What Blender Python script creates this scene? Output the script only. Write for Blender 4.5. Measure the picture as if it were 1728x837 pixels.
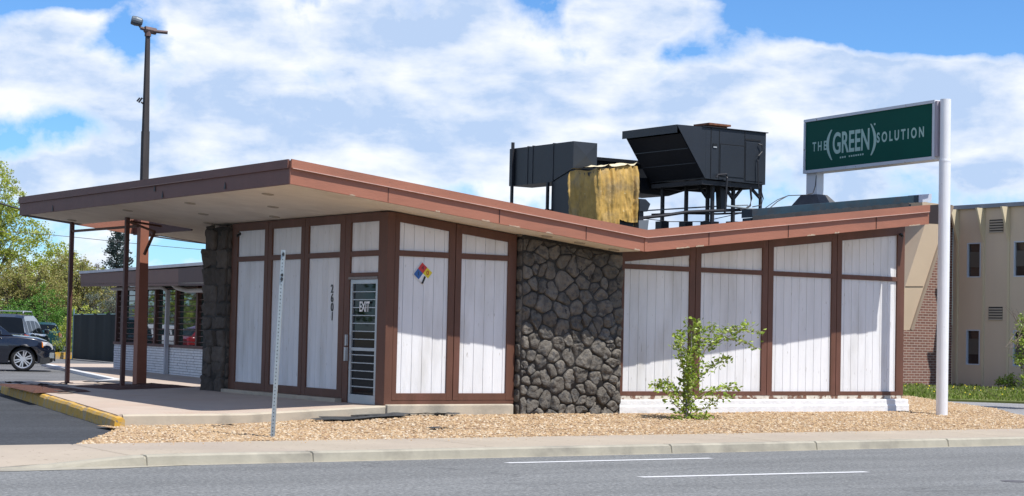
import bpy, bmesh, math, random
from mathutils import Vector, Matrix, noise
random.seed(7)
S = bpy.context.scene
for o in list(bpy.data.objects): bpy.data.objects.remove(o)
R = math.radians
# ------------------------------------------------------------------ camera
CP = Vector((-15.47497, -26.50973, 1.26799))
FWD = Vector((0.56016203, 0.82712291, 0.04567484)).normalized()
RGT = Vector((0.82722162, -0.56144443, 0.02201235)).normalized()
UPV = Vector((-0.0438508, -0.02545273, 0.99871381)).normalized()
FPX = 3115.9
cam = bpy.data.cameras.new('camera'); camo = bpy.data.objects.new('camera', cam)
S.collection.objects.link(camo); S.camera = camo
m = Matrix((RGT, UPV, -FWD)).transposed().to_4x4(); m.translation = CP
camo.matrix_world = m
cam.sensor_width = 36; cam.lens = FPX / 1728 * 36
cam.clip_start = .1; cam.clip_end = 3000
# ------------------------------------------------------------------ exposure, sun, sky
S.view_settings.view_transform = 'Standard'; S.view_settings.look = 'None'
S.view_settings.exposure = 0.22; S.view_settings.gamma = 1
SUNV = Vector((.32, -1, 2.02)).normalized()
sl = bpy.data.lights.new('sun', 'SUN'); sl.energy = 5.0; sl.angle = R(.5); sl.color = (1, .965, .91)
so = bpy.data.objects.new('sun', sl); S.collection.objects.link(so)
so.rotation_euler = SUNV.to_track_quat('Z', 'Y').to_euler(); so.location = (0, -20, 30)
W = bpy.data.worlds.new('World'); S.world = W; W.use_nodes = True
nt = W.node_tree; nt.nodes.clear()
def wn(t, **k):
    n = nt.nodes.new(t)
    for a, b in k.items(): setattr(n, a, b)
    return n
def wm(op, a, b=None, c=None, clamp=False):
    n = nt.nodes.new('ShaderNodeMath'); n.operation = op; n.use_clamp = clamp
    for i, v in enumerate((a, b, c)):
        if v is None: continue
        if isinstance(v, (int, float)): n.inputs[i].default_value = v
        else: nt.links.new(v, n.inputs[i])
    return n.outputs[0]
def wmix(f, a, b):
    n = nt.nodes.new('ShaderNodeMix'); n.data_type = 'RGBA'
    for s, v in ((n.inputs[0], f), (n.inputs[6], a), (n.inputs[7], b)):
        if isinstance(v, (tuple, float, int)): s.default_value = v
        else: nt.links.new(v, s)
    return n.outputs[2]
sky = wn('ShaderNodeTexSky', sky_type='NISHITA', sun_disc=False)
sky.sun_elevation = math.asin(SUNV.z); sky.sun_rotation = math.atan2(SUNV.x, SUNV.y)
sky.altitude = 1600; sky.air_density = 1.0; sky.dust_density = .3; sky.ozone_density = 2.5
tc = wn('ShaderNodeTexCoord'); sp = wn('ShaderNodeSeparateXYZ'); nt.links.new(tc.outputs['Generated'], sp.inputs[0])
AZ = wm('MULTIPLY', wm('ARCTAN2', sp.outputs[0], sp.outputs[1]), 57.29578)       # compass degrees from +Y
EL = wm('MULTIPLY', wm('ARCSINE', sp.outputs[2]), 57.29578)
def noise_at(sx, sy, scale, detail, rough, ox=0., oy=0., dist=0.):
    c = wn('ShaderNodeCombineXYZ')
    nt.links.new(wm('MULTIPLY_ADD', AZ, sx, ox), c.inputs[0]); nt.links.new(wm('MULTIPLY_ADD', EL, sy, oy), c.inputs[1])
    n = wn('ShaderNodeTexNoise'); n.inputs['Scale'].default_value = scale; n.inputs['Detail'].default_value = detail
    n.inputs['Roughness'].default_value = rough; n.inputs['Distortion'].default_value = dist
    nt.links.new(c.outputs[0], n.inputs['Vector']); return n.outputs['Fac']
def blob(az, el, sa, se, amp):
    a = wm('MULTIPLY', wm('SUBTRACT', AZ, az), 1 / sa); b = wm('MULTIPLY', wm('SUBTRACT', EL, el), 1 / se)
    d = wm('ADD', wm('MULTIPLY', a, a), wm('MULTIPLY', b, b))
    return wm('MULTIPLY', wm('EXPONENT', wm('MULTIPLY', d, -1.0)), amp)
def ae(px, py):     # photograph pixel to compass / elevation, only used to note where the clear patches of this sky are
    return 34.1 + math.degrees((px - 864) / FPX), math.degrees((561 + .022 * (px - 864) - py) / FPX)
n1 = noise_at(.26, .33, 1.0, 12, .56, 3.1, 1.7, .1)
dens = n1
for px, py, sx, sy, amp in [
        (40, 10, 130, 24, -.34), (215, 80, 30, 30, -.12), (105, 228, 62, 36, -.25), (25, 250, 40, 20, -.12), (885, 8, 60, 36, -.15),
        (1190, 95, 100, 26, -.13), (1420, 35, 120, 48, -.42), (1650, 55, 130, 50, -.52), (1560, 20, 150, 40, -.3),
        (130, 45, 60, 20, .14), (40, 150, 90, 50, .16), (600, 120, 360, 110, .17), (1060, 35, 130, 40, .2),
        (1400, 130, 110, 34, .24), (1650, 150, 90, 34, .22), (1200, 200, 420, 60, .2), (300, 300, 160, 30, .12), (1000, 230, 400, 60, .15)]:
    a, e = ae(px, py)
    dens = wm('ADD', dens, blob(a, e, math.degrees(sx / FPX) * 1.2, math.degrees(sy / FPX) * 1.2, amp))
mask = wm('MULTIPLY', wm('SUBTRACT', dens, .42), 7.0, clamp=True)
mask = wm('SMOOTH_MIN', mask, 1.0, .25)
thick = wm('MULTIPLY', wm('SUBTRACT', dens, .45), 7, clamp=True)
n2 = noise_at(.20, .50, 1.0, 9, .55, 8.3, 4.2, .1)
shade = wm('MULTIPLY', wm('SUBTRACT', n2, .37), 5.0, clamp=True)
n3 = noise_at(.75, 1.0, 1.0, 8, .6, 1.3, 9.2, .1)
shade = wm('MULTIPLY', wm('MULTIPLY', shade, thick), wm('MULTIPLY_ADD', n3, 1.5, .25), clamp=True)
cloudc = wmix(shade, (.90, .915, .945, 1), (.46, .585, .80, 1))
mul = wn('ShaderNodeMix', data_type='RGBA', blend_type='MULTIPLY'); mul.inputs[0].default_value = 1
nt.links.new(sky.outputs[0], mul.inputs[6]); mul.inputs[7].default_value = (.68, 1.04, 1.40, 1)
cs = wn('ShaderNodeMix', data_type='RGBA', blend_type='MULTIPLY'); cs.inputs[0].default_value = 1
SKYST = .10
nt.links.new(cloudc, cs.inputs[6]); cs.inputs[7].default_value = (1 / SKYST,) * 3 + (1,)
high = wm('MULTIPLY_ADD', wm('MULTIPLY', wm('SUBTRACT', EL, 14.), 1 / 14., clamp=True), -.60, 1.0)   # the sky overhead is clearer
fin = wmix(wm('MULTIPLY', wm('MULTIPLY', mask, .97), high), mul.outputs[2], cs.outputs[2])
bg = wn('ShaderNodeBackground'); bg.inputs['Strength'].default_value = SKYST
nt.links.new(fin, bg.inputs['Color']); wo = wn('ShaderNodeOutputWorld'); nt.links.new(bg.outputs[0], wo.inputs[0])
S.cycles.max_bounces = 6; S.cycles.caustics_reflective = False; S.cycles.caustics_refractive = False

# ------------------------------------------------------------------ positions: a sight line met with a real plane of the place
def ray(px, py): return FWD + RGT * ((px - 864) / FPX) - UPV * ((py - 418.5) / FPX)
def hit(px, py, n, k):
    d = ray(px, py); n = Vector(n); return CP + d * ((k - n.dot(CP)) / n.dot(d))
def atX(px, py, x): return hit(px, py, (1, 0, 0), x)
def atY(px, py, y): return hit(px, py, (0, 1, 0), y)
def atZ(px, py, z): return hit(px, py, (0, 0, 1), z)
def soffit_z(x): return 3.238 - .1075 * x if x < 4.66 else 2.737 + .1197 * (x - 4.66)

# ------------------------------------------------------------------ materials
MATS = {}
def mat(name, col, rough=.6, var=.0, vscale=3., col2=None, c2scale=1., c2lo=.5, c2hi=.7, bump=0., bscale=40., metal=0., island=0., spec=.5,
        stretch=(1, 1, 1), coat=0., detail=5, emis=None, speck=0., speckscale=60., speckcol=(.03, .03, .03)):
    if name in MATS: return MATS[name]
    M = bpy.data.materials.new(name); M.use_nodes = True; t = M.node_tree; b = t.nodes['Principled BSDF']
    L = t.links.new
    b.inputs['Roughness'].default_value = rough; b.inputs['Metallic'].default_value = metal
    b.inputs['Specular IOR Level'].default_value = spec; b.inputs['Coat Weight'].default_value = coat
    tc = t.nodes.new('ShaderNodeTexCoord'); mp = t.nodes.new('ShaderNodeMapping'); L(tc.outputs['Object'], mp.inputs[0]); mp.inputs['Scale'].default_value = stretch
    V = mp.outputs[0]
    def nz(sc, det=detail, ro=.6):
        n = t.nodes.new('ShaderNodeTexNoise'); n.inputs['Scale'].default_value = sc; n.inputs['Detail'].default_value = det; n.inputs['Roughness'].default_value = ro
        L(V, n.inputs['Vector']); return n.outputs['Fac']
    def mx(f, a, c, bt='MIX'):
        n = t.nodes.new('ShaderNodeMix'); n.data_type = 'RGBA'; n.blend_type = bt
        for s, v in ((n.inputs[0], f), (n.inputs[6], a), (n.inputs[7], c)):
            if isinstance(v, (tuple, float, int)): s.default_value = v
            else: L(v, s)
        return n.outputs[2]
    def mr(f, a, bb, c, d):
        n = t.nodes.new('ShaderNodeMapRange'); L(f, n.inputs[0])
        for i, v in enumerate((a, bb, c, d)): n.inputs[i + 1].default_value = v
        return n.outputs[0]
    c = (*col, 1)
    if col2 is not None: c = mx(mr(nz(c2scale), c2lo, c2hi, 0, 1), c, (*col2, 1))
    if var:
        g = mr(nz(vscale), .25, .75, 1 - var, 1 + var)
        cc = t.nodes.new('ShaderNodeCombineColor'); [L(g, cc.inputs[i]) for i in range(3)]
        c = mx(1., c, cc.outputs[0], 'MULTIPLY')
    if island:
        ge = t.nodes.new('ShaderNodeNewGeometry'); g = mr(ge.outputs['Random Per Island'], 0, 1, 1 - island, 1 + island)
        cc = t.nodes.new('ShaderNodeCombineColor'); [L(g, cc.inputs[i]) for i in range(3)]
        c = mx(1., c, cc.outputs[0], 'MULTIPLY')
    if speck:
        c = mx(mr(nz(speckscale, 2, .5), 1 - speck, 1 - speck + .06, 0, 1), c, (*speckcol, 1))
    if isinstance(c, tuple): b.inputs['Base Color'].default_value = c
    else: L(c, b.inputs['Base Color'])
    if bump:
        bn = t.nodes.new('ShaderNodeBump'); bn.inputs['Strength'].default_value = 1; bn.inputs['Distance'].default_value = bump
        L(nz(bscale, 6, .65), bn.inputs['Height']); L(bn.outputs[0], b.inputs['Normal'])
    MATS[name] = M; return M
BROWN = mat('brown_paint', (.115, .047, .027), .6, var=.14, vscale=5, bump=.002, bscale=30, stretch=(1, 1, .3), col2=(.15, .062, .042), c2scale=2.2, c2lo=.52, c2hi=.75)
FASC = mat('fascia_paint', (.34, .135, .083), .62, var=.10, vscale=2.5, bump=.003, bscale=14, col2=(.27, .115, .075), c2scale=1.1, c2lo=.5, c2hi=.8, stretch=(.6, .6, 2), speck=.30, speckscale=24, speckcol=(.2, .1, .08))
FASC2 = mat('shaded_side_fascia_paint', (.15, .065, .05), .6, var=.12, vscale=2.5, bump=.003, bscale=14, speck=.3, speckscale=14, speckcol=(.06, .03, .03))  # darker copy of the fascia paint, the side's shade put into the colour
DBROWN = mat('dark_brown_paint', (.07, .033, .028), .6, var=.15, vscale=4)
SOFF = mat('beige_stucco', (.82, .76, .66), .9, var=.07, vscale=2.2, bump=.004, bscale=60, col2=(.68, .61, .51), c2scale=.8, c2lo=.5, c2hi=.8)
WHITE = mat('white_board_paint', (.76, .76, .765), .6, var=.08, vscale=4, bump=.0025, bscale=50, stretch=(1, 1, .22), speck=.31, speckscale=24, speckcol=(.45, .43, .40), col2=(.62, .61, .59), c2scale=2.2, c2lo=.5, c2hi=.72, detail=8)
GROOVE = mat('board_groove', (.30, .30, .31), .9)
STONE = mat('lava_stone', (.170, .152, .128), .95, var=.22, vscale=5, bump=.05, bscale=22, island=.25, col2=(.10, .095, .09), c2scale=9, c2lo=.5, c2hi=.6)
MORT = mat('dark_mortar', (.06, .055, .05), 1., bump=.01, bscale=30)
CONC = mat('concrete', (.46, .40, .31), .9, var=.12, vscale=2.4, bump=.003, bscale=40, col2=(.28, .25, .2), c2scale=1.6, c2lo=.5, c2hi=.75)
WALKC = mat('sidewalk_concrete', (.385, .325, .25), .9, var=.10, vscale=.8, bump=.003, bscale=40, col2=(.36, .30, .24), c2scale=.5, c2lo=.45, c2hi=.7, speck=.34, speckscale=14, speckcol=(.25, .2, .15))
CURBC = mat('kerb_concrete', (.36, .33, .26), .9, var=.16, vscale=2.5, bump=.004, bscale=30, col2=(.24, .22, .18), c2scale=1.4)
SLABC = mat('pink_concrete', (.45, .365, .295), .9, var=.08, vscale=1.2, bump=.002, bscale=40, col2=(.41, .30, .23), c2scale=.7, c2lo=.5, c2hi=.75)
WPLIN = mat('white_plinth_paint', (.72, .72, .72), .7, var=.10, vscale=6, bump=.012, bscale=9, col2=(.55, .55, .55), c2scale=3, c2lo=.58, c2hi=.75)
YEL = mat('yellow_kerb_paint', (.60, .34, .035), .7, var=.2, vscale=5, bump=.006, bscale=20, col2=(.40, .29, .15), c2scale=5, c2lo=.46, c2hi=.6, speck=.36, speckscale=14, speckcol=(.22, .17, .12))
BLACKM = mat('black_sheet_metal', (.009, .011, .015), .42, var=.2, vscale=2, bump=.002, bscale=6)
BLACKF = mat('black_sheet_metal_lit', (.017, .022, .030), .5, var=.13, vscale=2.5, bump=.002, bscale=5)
DARK = mat('black_iron', (.018, .018, .022), .5)
RUST = mat('rusty_metal', (.20, .08, .04), .9, var=.4, vscale=9)
TARP = mat('yellow_tarp', (.50, .31, .075), .62, var=.3, vscale=4.5, bump=.012, bscale=7, col2=(.34, .24, .11), c2scale=2.4, c2lo=.48, c2hi=.66, detail=9, speck=.3, speckscale=9, speckcol=(.66, .52, .26))
TARPW = mat('faded_tarp', (.72, .62, .40), .7, var=.15, vscale=4)
WMET = mat('white_enamel_steel', (.80, .80, .81), .35, var=.04, vscale=3, speck=.28, speckscale=9, speckcol=(.5, .48, .5))
GREEN = mat('green_sign_face', (.001, .075, .053), .55, var=.05, spec=.15)
LETT = mat('pale_sign_letters', (.40, .56, .49), .6, spec=.2)
ALU = mat('dull_aluminium', (.46, .48, .50), .38, var=.08, metal=.55, vscale=6)
GALV = mat('galvanised_steel', (.38, .43, .45), .45, var=.14, vscale=12, metal=.55)
BLUEM = mat('weathered_blue_parapet', (.012, .038, .058), .6, var=.25, vscale=4, col2=(.03, .03, .035), c2scale=3)
WOODP = mat('weathered_pole', (.048, .042, .042), .85, var=.35, vscale=4, stretch=(3, 3, .4), col2=(.05, .04, .04), c2scale=2)
BEIGE = mat('beige_facade', (.66, .53, .39), .85, var=.05, vscale=.8, stretch=(1, 1, .4))
BEIGE2 = mat('beige_fin_paint', (.52, .40, .28), .85, var=.07, vscale=.7)
CAPM = mat('grey_metal_coping', (.20, .22, .26), .5)
BLACKP = mat('black_paint', (.008, .008, .008), .4)
WLET = mat('white_lettering', (.8, .8, .8), .5)
MULCH = mat('red_mulch', (.10, .042, .028), 1., var=.5, vscale=30, bump=.03, bscale=30)
FABRIC = mat('black_weed_fabric', (.035, .037, .04), .8, var=.4, vscale=6)

def glassmat(name, col, refl, rough=.02, fk=.8):
    M = bpy.data.materials.new(name); M.use_nodes = True; t = M.node_tree; t.nodes.clear(); L = t.links.new
    o = t.nodes.new('ShaderNodeOutputMaterial'); mi = t.nodes.new('ShaderNodeMixShader'); d = t.nodes.new('ShaderNodeBsdfDiffuse'); g = t.nodes.new('ShaderNodeBsdfGlossy')
    f = t.nodes.new('ShaderNodeLayerWeight'); f.inputs[0].default_value = .35
    ad = t.nodes.new('ShaderNodeMath'); ad.operation = 'MULTIPLY_ADD'; ad.use_clamp = True; ad.inputs[1].default_value = fk; ad.inputs[2].default_value = refl
    L(f.outputs['Fresnel'], ad.inputs[0]); d.inputs[0].default_value = (*col, 1); g.inputs['Roughness'].default_value = rough; g.inputs[0].default_value = (.9, .95, 1, 1)
    L(ad.outputs[0], mi.inputs[0]); L(d.outputs[0], mi.inputs[1]); L(g.outputs[0], mi.inputs[2]); L(mi.outputs[0], o.inputs[0]); return M
GLD = glassmat('dark_door_glass', (.010, .012, .014), .0, fk=.45)
GLW = glassmat('office_window_glass', (.03, .055, .05), .07)
GLN = glassmat('bronze_window_glass', (.045, .032, .028), .0)
GLC = glassmat('car_glass', (.006, .008, .010), .0, .05, .5)

# ------------------------------------------------------------------ mesh builder
class MB:
    def __init__(s): s.v = []; s.f = []; s.m = []; s.mi = 0
    def add(s, vs, fs):
        b = len(s.v); s.v += [tuple(p) for p in vs]; s.f += [tuple(b + i for i in f) for f in fs]; s.m += [s.mi] * len(fs); return s
    def box(s, x0, x1, y0, y1, z0, z1):
        return s.add([(x0, y0, z0), (x1, y0, z0), (x1, y1, z0), (x0, y1, z0), (x0, y0, z1), (x1, y0, z1), (x1, y1, z1), (x0, y1, z1)],
                     [(3, 2, 1, 0), (4, 5, 6, 7), (0, 1, 5, 4), (1, 2, 6, 5), (2, 3, 7, 6), (3, 0, 4, 7)])
    def prism(s, poly, d):           # poly: list of 3D points (planar), d: extrusion vector
        d = Vector(d); n = len(poly); P = [Vector(p) for p in poly]
        nn = sum(((P[i] - P[0]).cross(P[(i + 1) % n] - P[0]) for i in range(n)), Vector())
        if nn.dot(d) > 0: P = P[::-1]
        return s.add(P + [p + d for p in P], [tuple(range(n)), tuple(range(2 * n - 1, n - 1, -1))] + [(i, i + n, (i + 1) % n + n, (i + 1) % n) for i in range(n)])
    def tube(s, path, r, n=8, r2=None):
        P = [Vector(p) for p in path]; k = len(P); rings = []
        for i, p in enumerate(P):
            t = (P[min(i + 1, k - 1)] - P[max(i - 1, 0)]).normalized(); a = t.cross(Vector((0, 0, 1)))
            if a.length < 1e-3: a = Vector((1, 0, 0))
            a.normalize(); b = a.cross(t).normalized()
            rr = r if r2 is None else r + (r2 - r) * i / (k - 1)
            rings.append([p + (a * math.cos(6.28318 * j / n) + b * math.sin(6.28318 * j / n)) * rr for j in range(n)])
        vs = [q for g in rings for q in g]
        fs = [(i * n + j, i * n + (j + 1) % n, (i + 1) * n + (j + 1) % n, (i + 1) * n + j) for i in range(k - 1) for j in range(n)]
        return s.add(vs, fs + [tuple(range(n - 1, -1, -1)), tuple((k - 1) * n + j for j in range(n))])
    def bar(s, a, b, w, h):          # rectangular bar between two points
        a = Vector(a); b = Vector(b); t = (b - a).normalized(); u = t.cross(Vector((0, 0, 1)))
        if u.length < 1e-3: u = Vector((1, 0, 0))
        u.normalize(); v = u.cross(t).normalized(); u *= w / 2; v *= h / 2
        return s.prism([a + u + v, a - u + v, a - u - v, a + u - v], b - a)
    def grid(s, rows):
        nu = len(rows[0]); vs = [p for r in rows for p in r]
        return s.add(vs, [(i * nu + j, i * nu + j + 1, (i + 1) * nu + j + 1, (i + 1) * nu + j) for i in range(len(rows) - 1) for j in range(nu - 1)])
    def build(s, name, mats, parent=None, smooth=False, bevel=0, label=None, kind=None, fixn=False):
        me = bpy.data.meshes.new(name); off = Vector(parent.location) if parent else Vector()
        if parent and parent.parent: off = off + Vector(parent.parent.location)
        me.from_pydata([tuple(Vector(p) - off) for p in s.v], [], s.f)
        for x in (mats if isinstance(mats, (list, tuple)) else [mats]): me.materials.append(x)
        me.polygons.foreach_set('material_index', s.m)
        if smooth: me.polygons.foreach_set('use_smooth', [True] * len(s.f))
        if fixn:
            b = bmesh.new(); b.from_mesh(me); bmesh.ops.recalc_face_normals(b, faces=b.faces); b.to_mesh(me); b.free()
        me.update(); o = bpy.data.objects.new(name, me); S.collection.objects.link(o)
        if parent: o.parent = parent
        if bevel:
            bv = o.modifiers.new('edge', 'BEVEL'); bv.width = bevel; bv.segments = 2; bv.limit_method = 'ANGLE'
        if label: o['label'] = label
        if kind: o['kind'] = kind
        return o
def thing(name, label, cat, loc=(0, 0, 0), group=None):
    o = bpy.data.objects.new(name, None); S.collection.objects.link(o); o.location = loc; o.empty_display_size = .2
    o['label'] = label; o['category'] = cat
    if group: o['group'] = group
    return o
def tag(o, label, cat, group=None, kind=None):
    o['label'] = label; o['category'] = cat
    if group: o['group'] = group
    if kind: o['kind'] = kind
    return o
def setorigin(o, loc):               # a one-mesh thing gets its origin at its base
    loc = Vector(loc); o.data.transform(Matrix.Translation(-loc)); o.location = loc; return o
def text_mesh(name, body, material, parent, size, depth, M, xs=1., bold=0., spacing=1., align='CENTER'):
    c = bpy.data.curves.new(name, 'FONT'); c.body = body; c.size = size; c.extrude = depth; c.align_x = align; c.align_y = 'CENTER'
    c.offset = bold; c.space_character = spacing
    o = bpy.data.objects.new(name + '_tmp', c); S.collection.objects.link(o); bpy.context.view_layer.update()
    me = bpy.data.meshes.new_from_object(o.evaluated_get(bpy.context.evaluated_depsgraph_get())); bpy.data.objects.remove(o)
    off = Vector(parent.location) if parent else Vector()
    me.transform(Matrix.Diagonal((xs, 1, 1, 1))); me.transform(M); me.transform(Matrix.Translation(-off)); me.materials.clear(); me.materials.append(material)
    t = bpy.data.objects.new(name, me); S.collection.objects.link(t); t.parent = parent; return t
def frame_mat(origin, xa, ya):
    xa = Vector(xa).normalized(); ya = Vector(ya).normalized(); za = xa.cross(ya)
    m = Matrix((xa, ya, za)).transposed().to_4x4(); m.translation = Vector(origin); return m
def fbm(x, y, z=0., sc=1.): return noise.fractal(Vector((x * sc, y * sc, z * sc)), 1., 2., 4)

# ================================================================== GROUND AND ROADS
def nodemat(name, fn, rough=.9):
    M = bpy.data.materials.new(name); M.use_nodes = True; t = M.node_tree; b = t.nodes['Principled BSDF']; b.inputs['Roughness'].default_value = rough
    fn(t, b, t.links.new); return M
def asph(base, light, crack=True, specks=.5, big=.12):
    def f(t, b, L):
        tc = t.nodes.new('ShaderNodeTexCoord')
        def nz(sc, det=3, ro=.6, st=(1, 1, 1)):
            mp = t.nodes.new('ShaderNodeMapping'); L(tc.outputs['Object'], mp.inputs[0]); mp.inputs['Scale'].default_value = st
            n = t.nodes.new('ShaderNodeTexNoise'); n.inputs['Scale'].default_value = sc; n.inputs['Detail'].default_value = det; n.inputs['Roughness'].default_value = ro
            L(mp.outputs[0], n.inputs['Vector']); return n.outputs['Fac']
        def mr(f, a, bb, c, d):
            n = t.nodes.new('ShaderNodeMapRange'); L(f, n.inputs[0])
            for i, v in enumerate((a, bb, c, d)): n.inputs[i + 1].default_value = v
            return n.outputs[0]
        def mx(f, a, c, bt='MIX'):
            n = t.nodes.new('ShaderNodeMix'); n.data_type = 'RGBA'; n.blend_type = bt
            for s, v in ((n.inputs[0], f), (n.inputs[6], a), (n.inputs[7], c)):
                if isinstance(v, (tuple, float, int)): s.default_value = v
                else: L(v, s)
            return n.outputs[2]
        c = mx(mr(nz(38, 3, .75), .36, .66, 0, 1), (*base, 1), (*light, 1))
        for sc, st, amp in ((.35, (.25, 1, 1), big), (1.7, (.3, 1, 1), big * .6), (24., (.8, .8, 1), .42), (.9, (.02, 1, 1), big * .9)):
            g = mr(nz(sc, 4, .6, st), .3, .7, 1 - amp, 1 + amp)
            cc = t.nodes.new('ShaderNodeCombineColor'); [L(g, cc.inputs[i]) for i in range(3)]
            c = mx(1., c, cc.outputs[0], 'MULTIPLY')
        if crack:
            vo = t.nodes.new('ShaderNodeTexVoronoi'); vo.feature = 'DISTANCE_TO_EDGE'; vo.inputs['Scale'].default_value = .16
            mp = t.nodes.new('ShaderNodeMapping'); L(tc.outputs['Object'], mp.inputs[0]); mp.inputs['Scale'].default_value = (.35, 1, 1)
            ds = t.nodes.new('ShaderNodeVectorMath'); ds.operation = 'ADD'; n = t.nodes.new('ShaderNodeTexNoise'); n.inputs['Scale'].default_value = 1.5; L(mp.outputs[0], n.inputs['Vector'])
            L(mp.outputs[0], ds.inputs[0]); L(n.outputs['Color'], ds.inputs[1]); L(ds.outputs[0], vo.inputs['Vector'])
            c = mx(mr(vo.outputs['Distance'], 0, .0035, .55, 0), c, (.05, .05, .05, 1))
        L(c, b.inputs['Base Color'])
        bn = t.nodes.new('ShaderNodeBump'); bn.inputs['Distance'].default_value = .006; L(nz(45, 3, .7), bn.inputs['Height']); L(bn.outputs[0], b.inputs['Normal'])
    return f
ROADM = nodemat('worn_asphalt', asph((.10, .105, .108), (.225, .225, .215), big=.16))
LOTM = nodemat('fresh_asphalt', asph((.022, .025, .030), (.055, .058, .064), True, big=.25))
LOTM2 = nodemat('faded_lot_asphalt', asph((.10, .10, .105), (.16, .16, .16), True, big=.25))
DRIVEM = nodemat('grey_driveway', asph((.20, .20, .205), (.28, .27, .27), False))
def struct(name, mb, m, **k):
    o = mb.build(name, m, **k); o['kind'] = 'structure'; return o
g = MB(); g.add([(-900, -300, -.47), (900, -300, -.47), (900, 1400, -.47), (-900, 1400, -.47)], [(0, 1, 2, 3)])
struct('ground', g, mat('dry_ground', (.20, .17, .11), 1, var=.3, vscale=.05))
g = MB(); g.add([(-300, -46, -.375), (300, -46, -.375), (300, -6.3, -.375), (-300, -6.3, -.375)], [(0, 1, 2, 3)])
struct('road', g, ROADM)
WPAINT = mat('white_road_paint', (.62, .62, .62), .7, var=.12, vscale=8, speck=.36, speckscale=60, speckcol=(.25, .25, .25))
g = MB()
for (a, b) in (((855, 781), (1200, 773)), ((1080, 805), (1463, 796))):
    p = atZ(*a, -.371); q = atZ(*b, -.371)
    for k in ((-1, 0, 1) if True else (0,)):
        dx = k * 12.2
        g.add([(p.x + dx, p.y - .07, -.371), (q.x + dx, q.y - .07, -.371), (q.x + dx, q.y + .07, -.371), (p.x + dx, p.y + .07, -.371)], [(0, 1, 2, 3)])
struct('lane_markings', g, WPAINT)
# kerb with joints, dropping to the driveway at the left
def curbtop(x):
    t = min(1, max(0, (x + 8.6) / 2.0)); t = t * t * (3 - 2 * t); return -.362 + .112 * t
rows = []; xs = []
joints = [-6.861, -4.68, 0.98, 3.75, 6.56, 9.4, 12.3, 15.2, 18.1, 21]
joints = [-15 + 2.82 * i for i in range(3)] + joints
x = -30.
while x < 40: xs.append(x); x += .25
for j in joints: xs += [j - .02, j - .012, j + .012, j + .02]
xs = sorted(xs)
g = MB()
for x in xs:
    d = .016 if any(abs(x - j) < .0125 for j in joints) else 0
    zt = curbtop(x) - d; wob = .006 * fbm(x, 3, 0, 1.5)
    rows.append([(x, -6.36, -.374), (x, -6.305 + d + wob, -.372), (x, -6.285 + d + wob, zt - .02), (x, -6.255 + d, zt), (x, -6.13, zt)])
g.grid(rows); struct('kerb', g, CURBC)
# pale gutter patch at the driveway mouth
g = MB(); a = atZ(0, 786, -.37); b = atZ(305, 781, -.37)
g.add([(-30, -6.31, -.3705), (b.x - .3, -6.31, -.3705), (b.x, -6.37, -.3705), (b.x - 1.2, -6.62, -.3705), (-30, -6.75, -.3705)], [(0, 1, 2, 3, 4)][:1])
struct('gutter', g, CURBC)
# pavement in slabs, tilting down into the driveway apron on the left
g = MB()
def pavez(x, y):
    zc = curbtop(x); t = (y + 6.13) / 1.85; base = -.25 + .012 * math.sin(x * .3)
    return zc + (max(-.245, -.245) - zc) * min(1, max(0, t * 1.2))
pj = [-7.0, -1.9, 3.1, 8.2, 13.3, 18.4]
xs = sorted([-30 + .5 * i for i in range(141)] + [j + e for j in pj for e in (-.03, -.012, .012, .03)])
rows = []
for x in xs:
    d = .012 if any(abs(x - j) < .013 for j in pj) else 0
    rows.append([(x, -6.13 + 1.85 * k / 6, pavez(x, -6.13 + 1.85 * k / 6) - d) for k in range(7)])
g.grid(rows); struct('pavement', g, WALKC)
def curbline(y): return -4.76 + (y + .5) * .186 if y < 12 else -2.43
# parking lot asphalt
def lotz(x, y): return -.30 + .13 * min(1, max(0, (y + 2) / 15))
g = MB(); rows = []
ys = [-4.28 + .4 * i for i in range(40)]
for y in ys:
    xr = curbline(y) + .1 if y > -1.0 else curbline(-1) + .3
    rows.append([(x0, y, lotz(x0, y) - (.02 if x0 == xr else 0) if y > -3.8 else -.285) for x0 in (-60, -30, -15, xr)])
g.grid(rows); struct('parking_lot_front', g, LOTM)
g = MB(); g.add([(-60, 11.4, -.178), (30, 11.4, -.178), (60, 110, -.178), (-60, 110, -.178)], [(0, 1, 2, 3)])
struct('parking_lot', g, LOTM2)
# concrete entrance slab
def slabz(x, y):
    t = min(1, max(0, -x / 2.6)); f = min(1, max(0, 1 - (y + .05) / 7)); return .012 - .118 * t * f - (.03 * t * (1 - f))
g = MB(); rows = []; N = 26
ysl = [-.05 + 12.4 * i / 30 for i in range(31)]
for y in ysl:
    xl = curbline(y); rows.append([(xl + (.35 - xl) * k / N, y, slabz(xl + (.35 - xl) * k / N, y)) for k in range(N + 1)])
g.grid(rows)
g.grid([[(p[0], p[1], -.45) for p in rows[0]], rows[0]])
g.grid([rows[-1], [(p[0], p[1] + .02, -.45) for p in rows[-1]]])
g.grid([[r[0] for r in rows], [(r[0][0] - .01, r[0][1], -.45) for r in rows]])
struct('entrance_slab', g, SLABC)
# lighter trowelled front band of the slab, cracked
g = MB(); rr = []
for k in range(31):
    x = -4.6 + 4.62 * k / 30; z = slabz(x, -.05); rr.append([(x, -.085 + .006 * fbm(x, 1, 0, 2), -.45), (x, -.082, z - .02), (x, -.06, z + .004), (x, .10, z + .004)])
g.grid(rr); struct('slab_edge', g, CONC)
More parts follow.
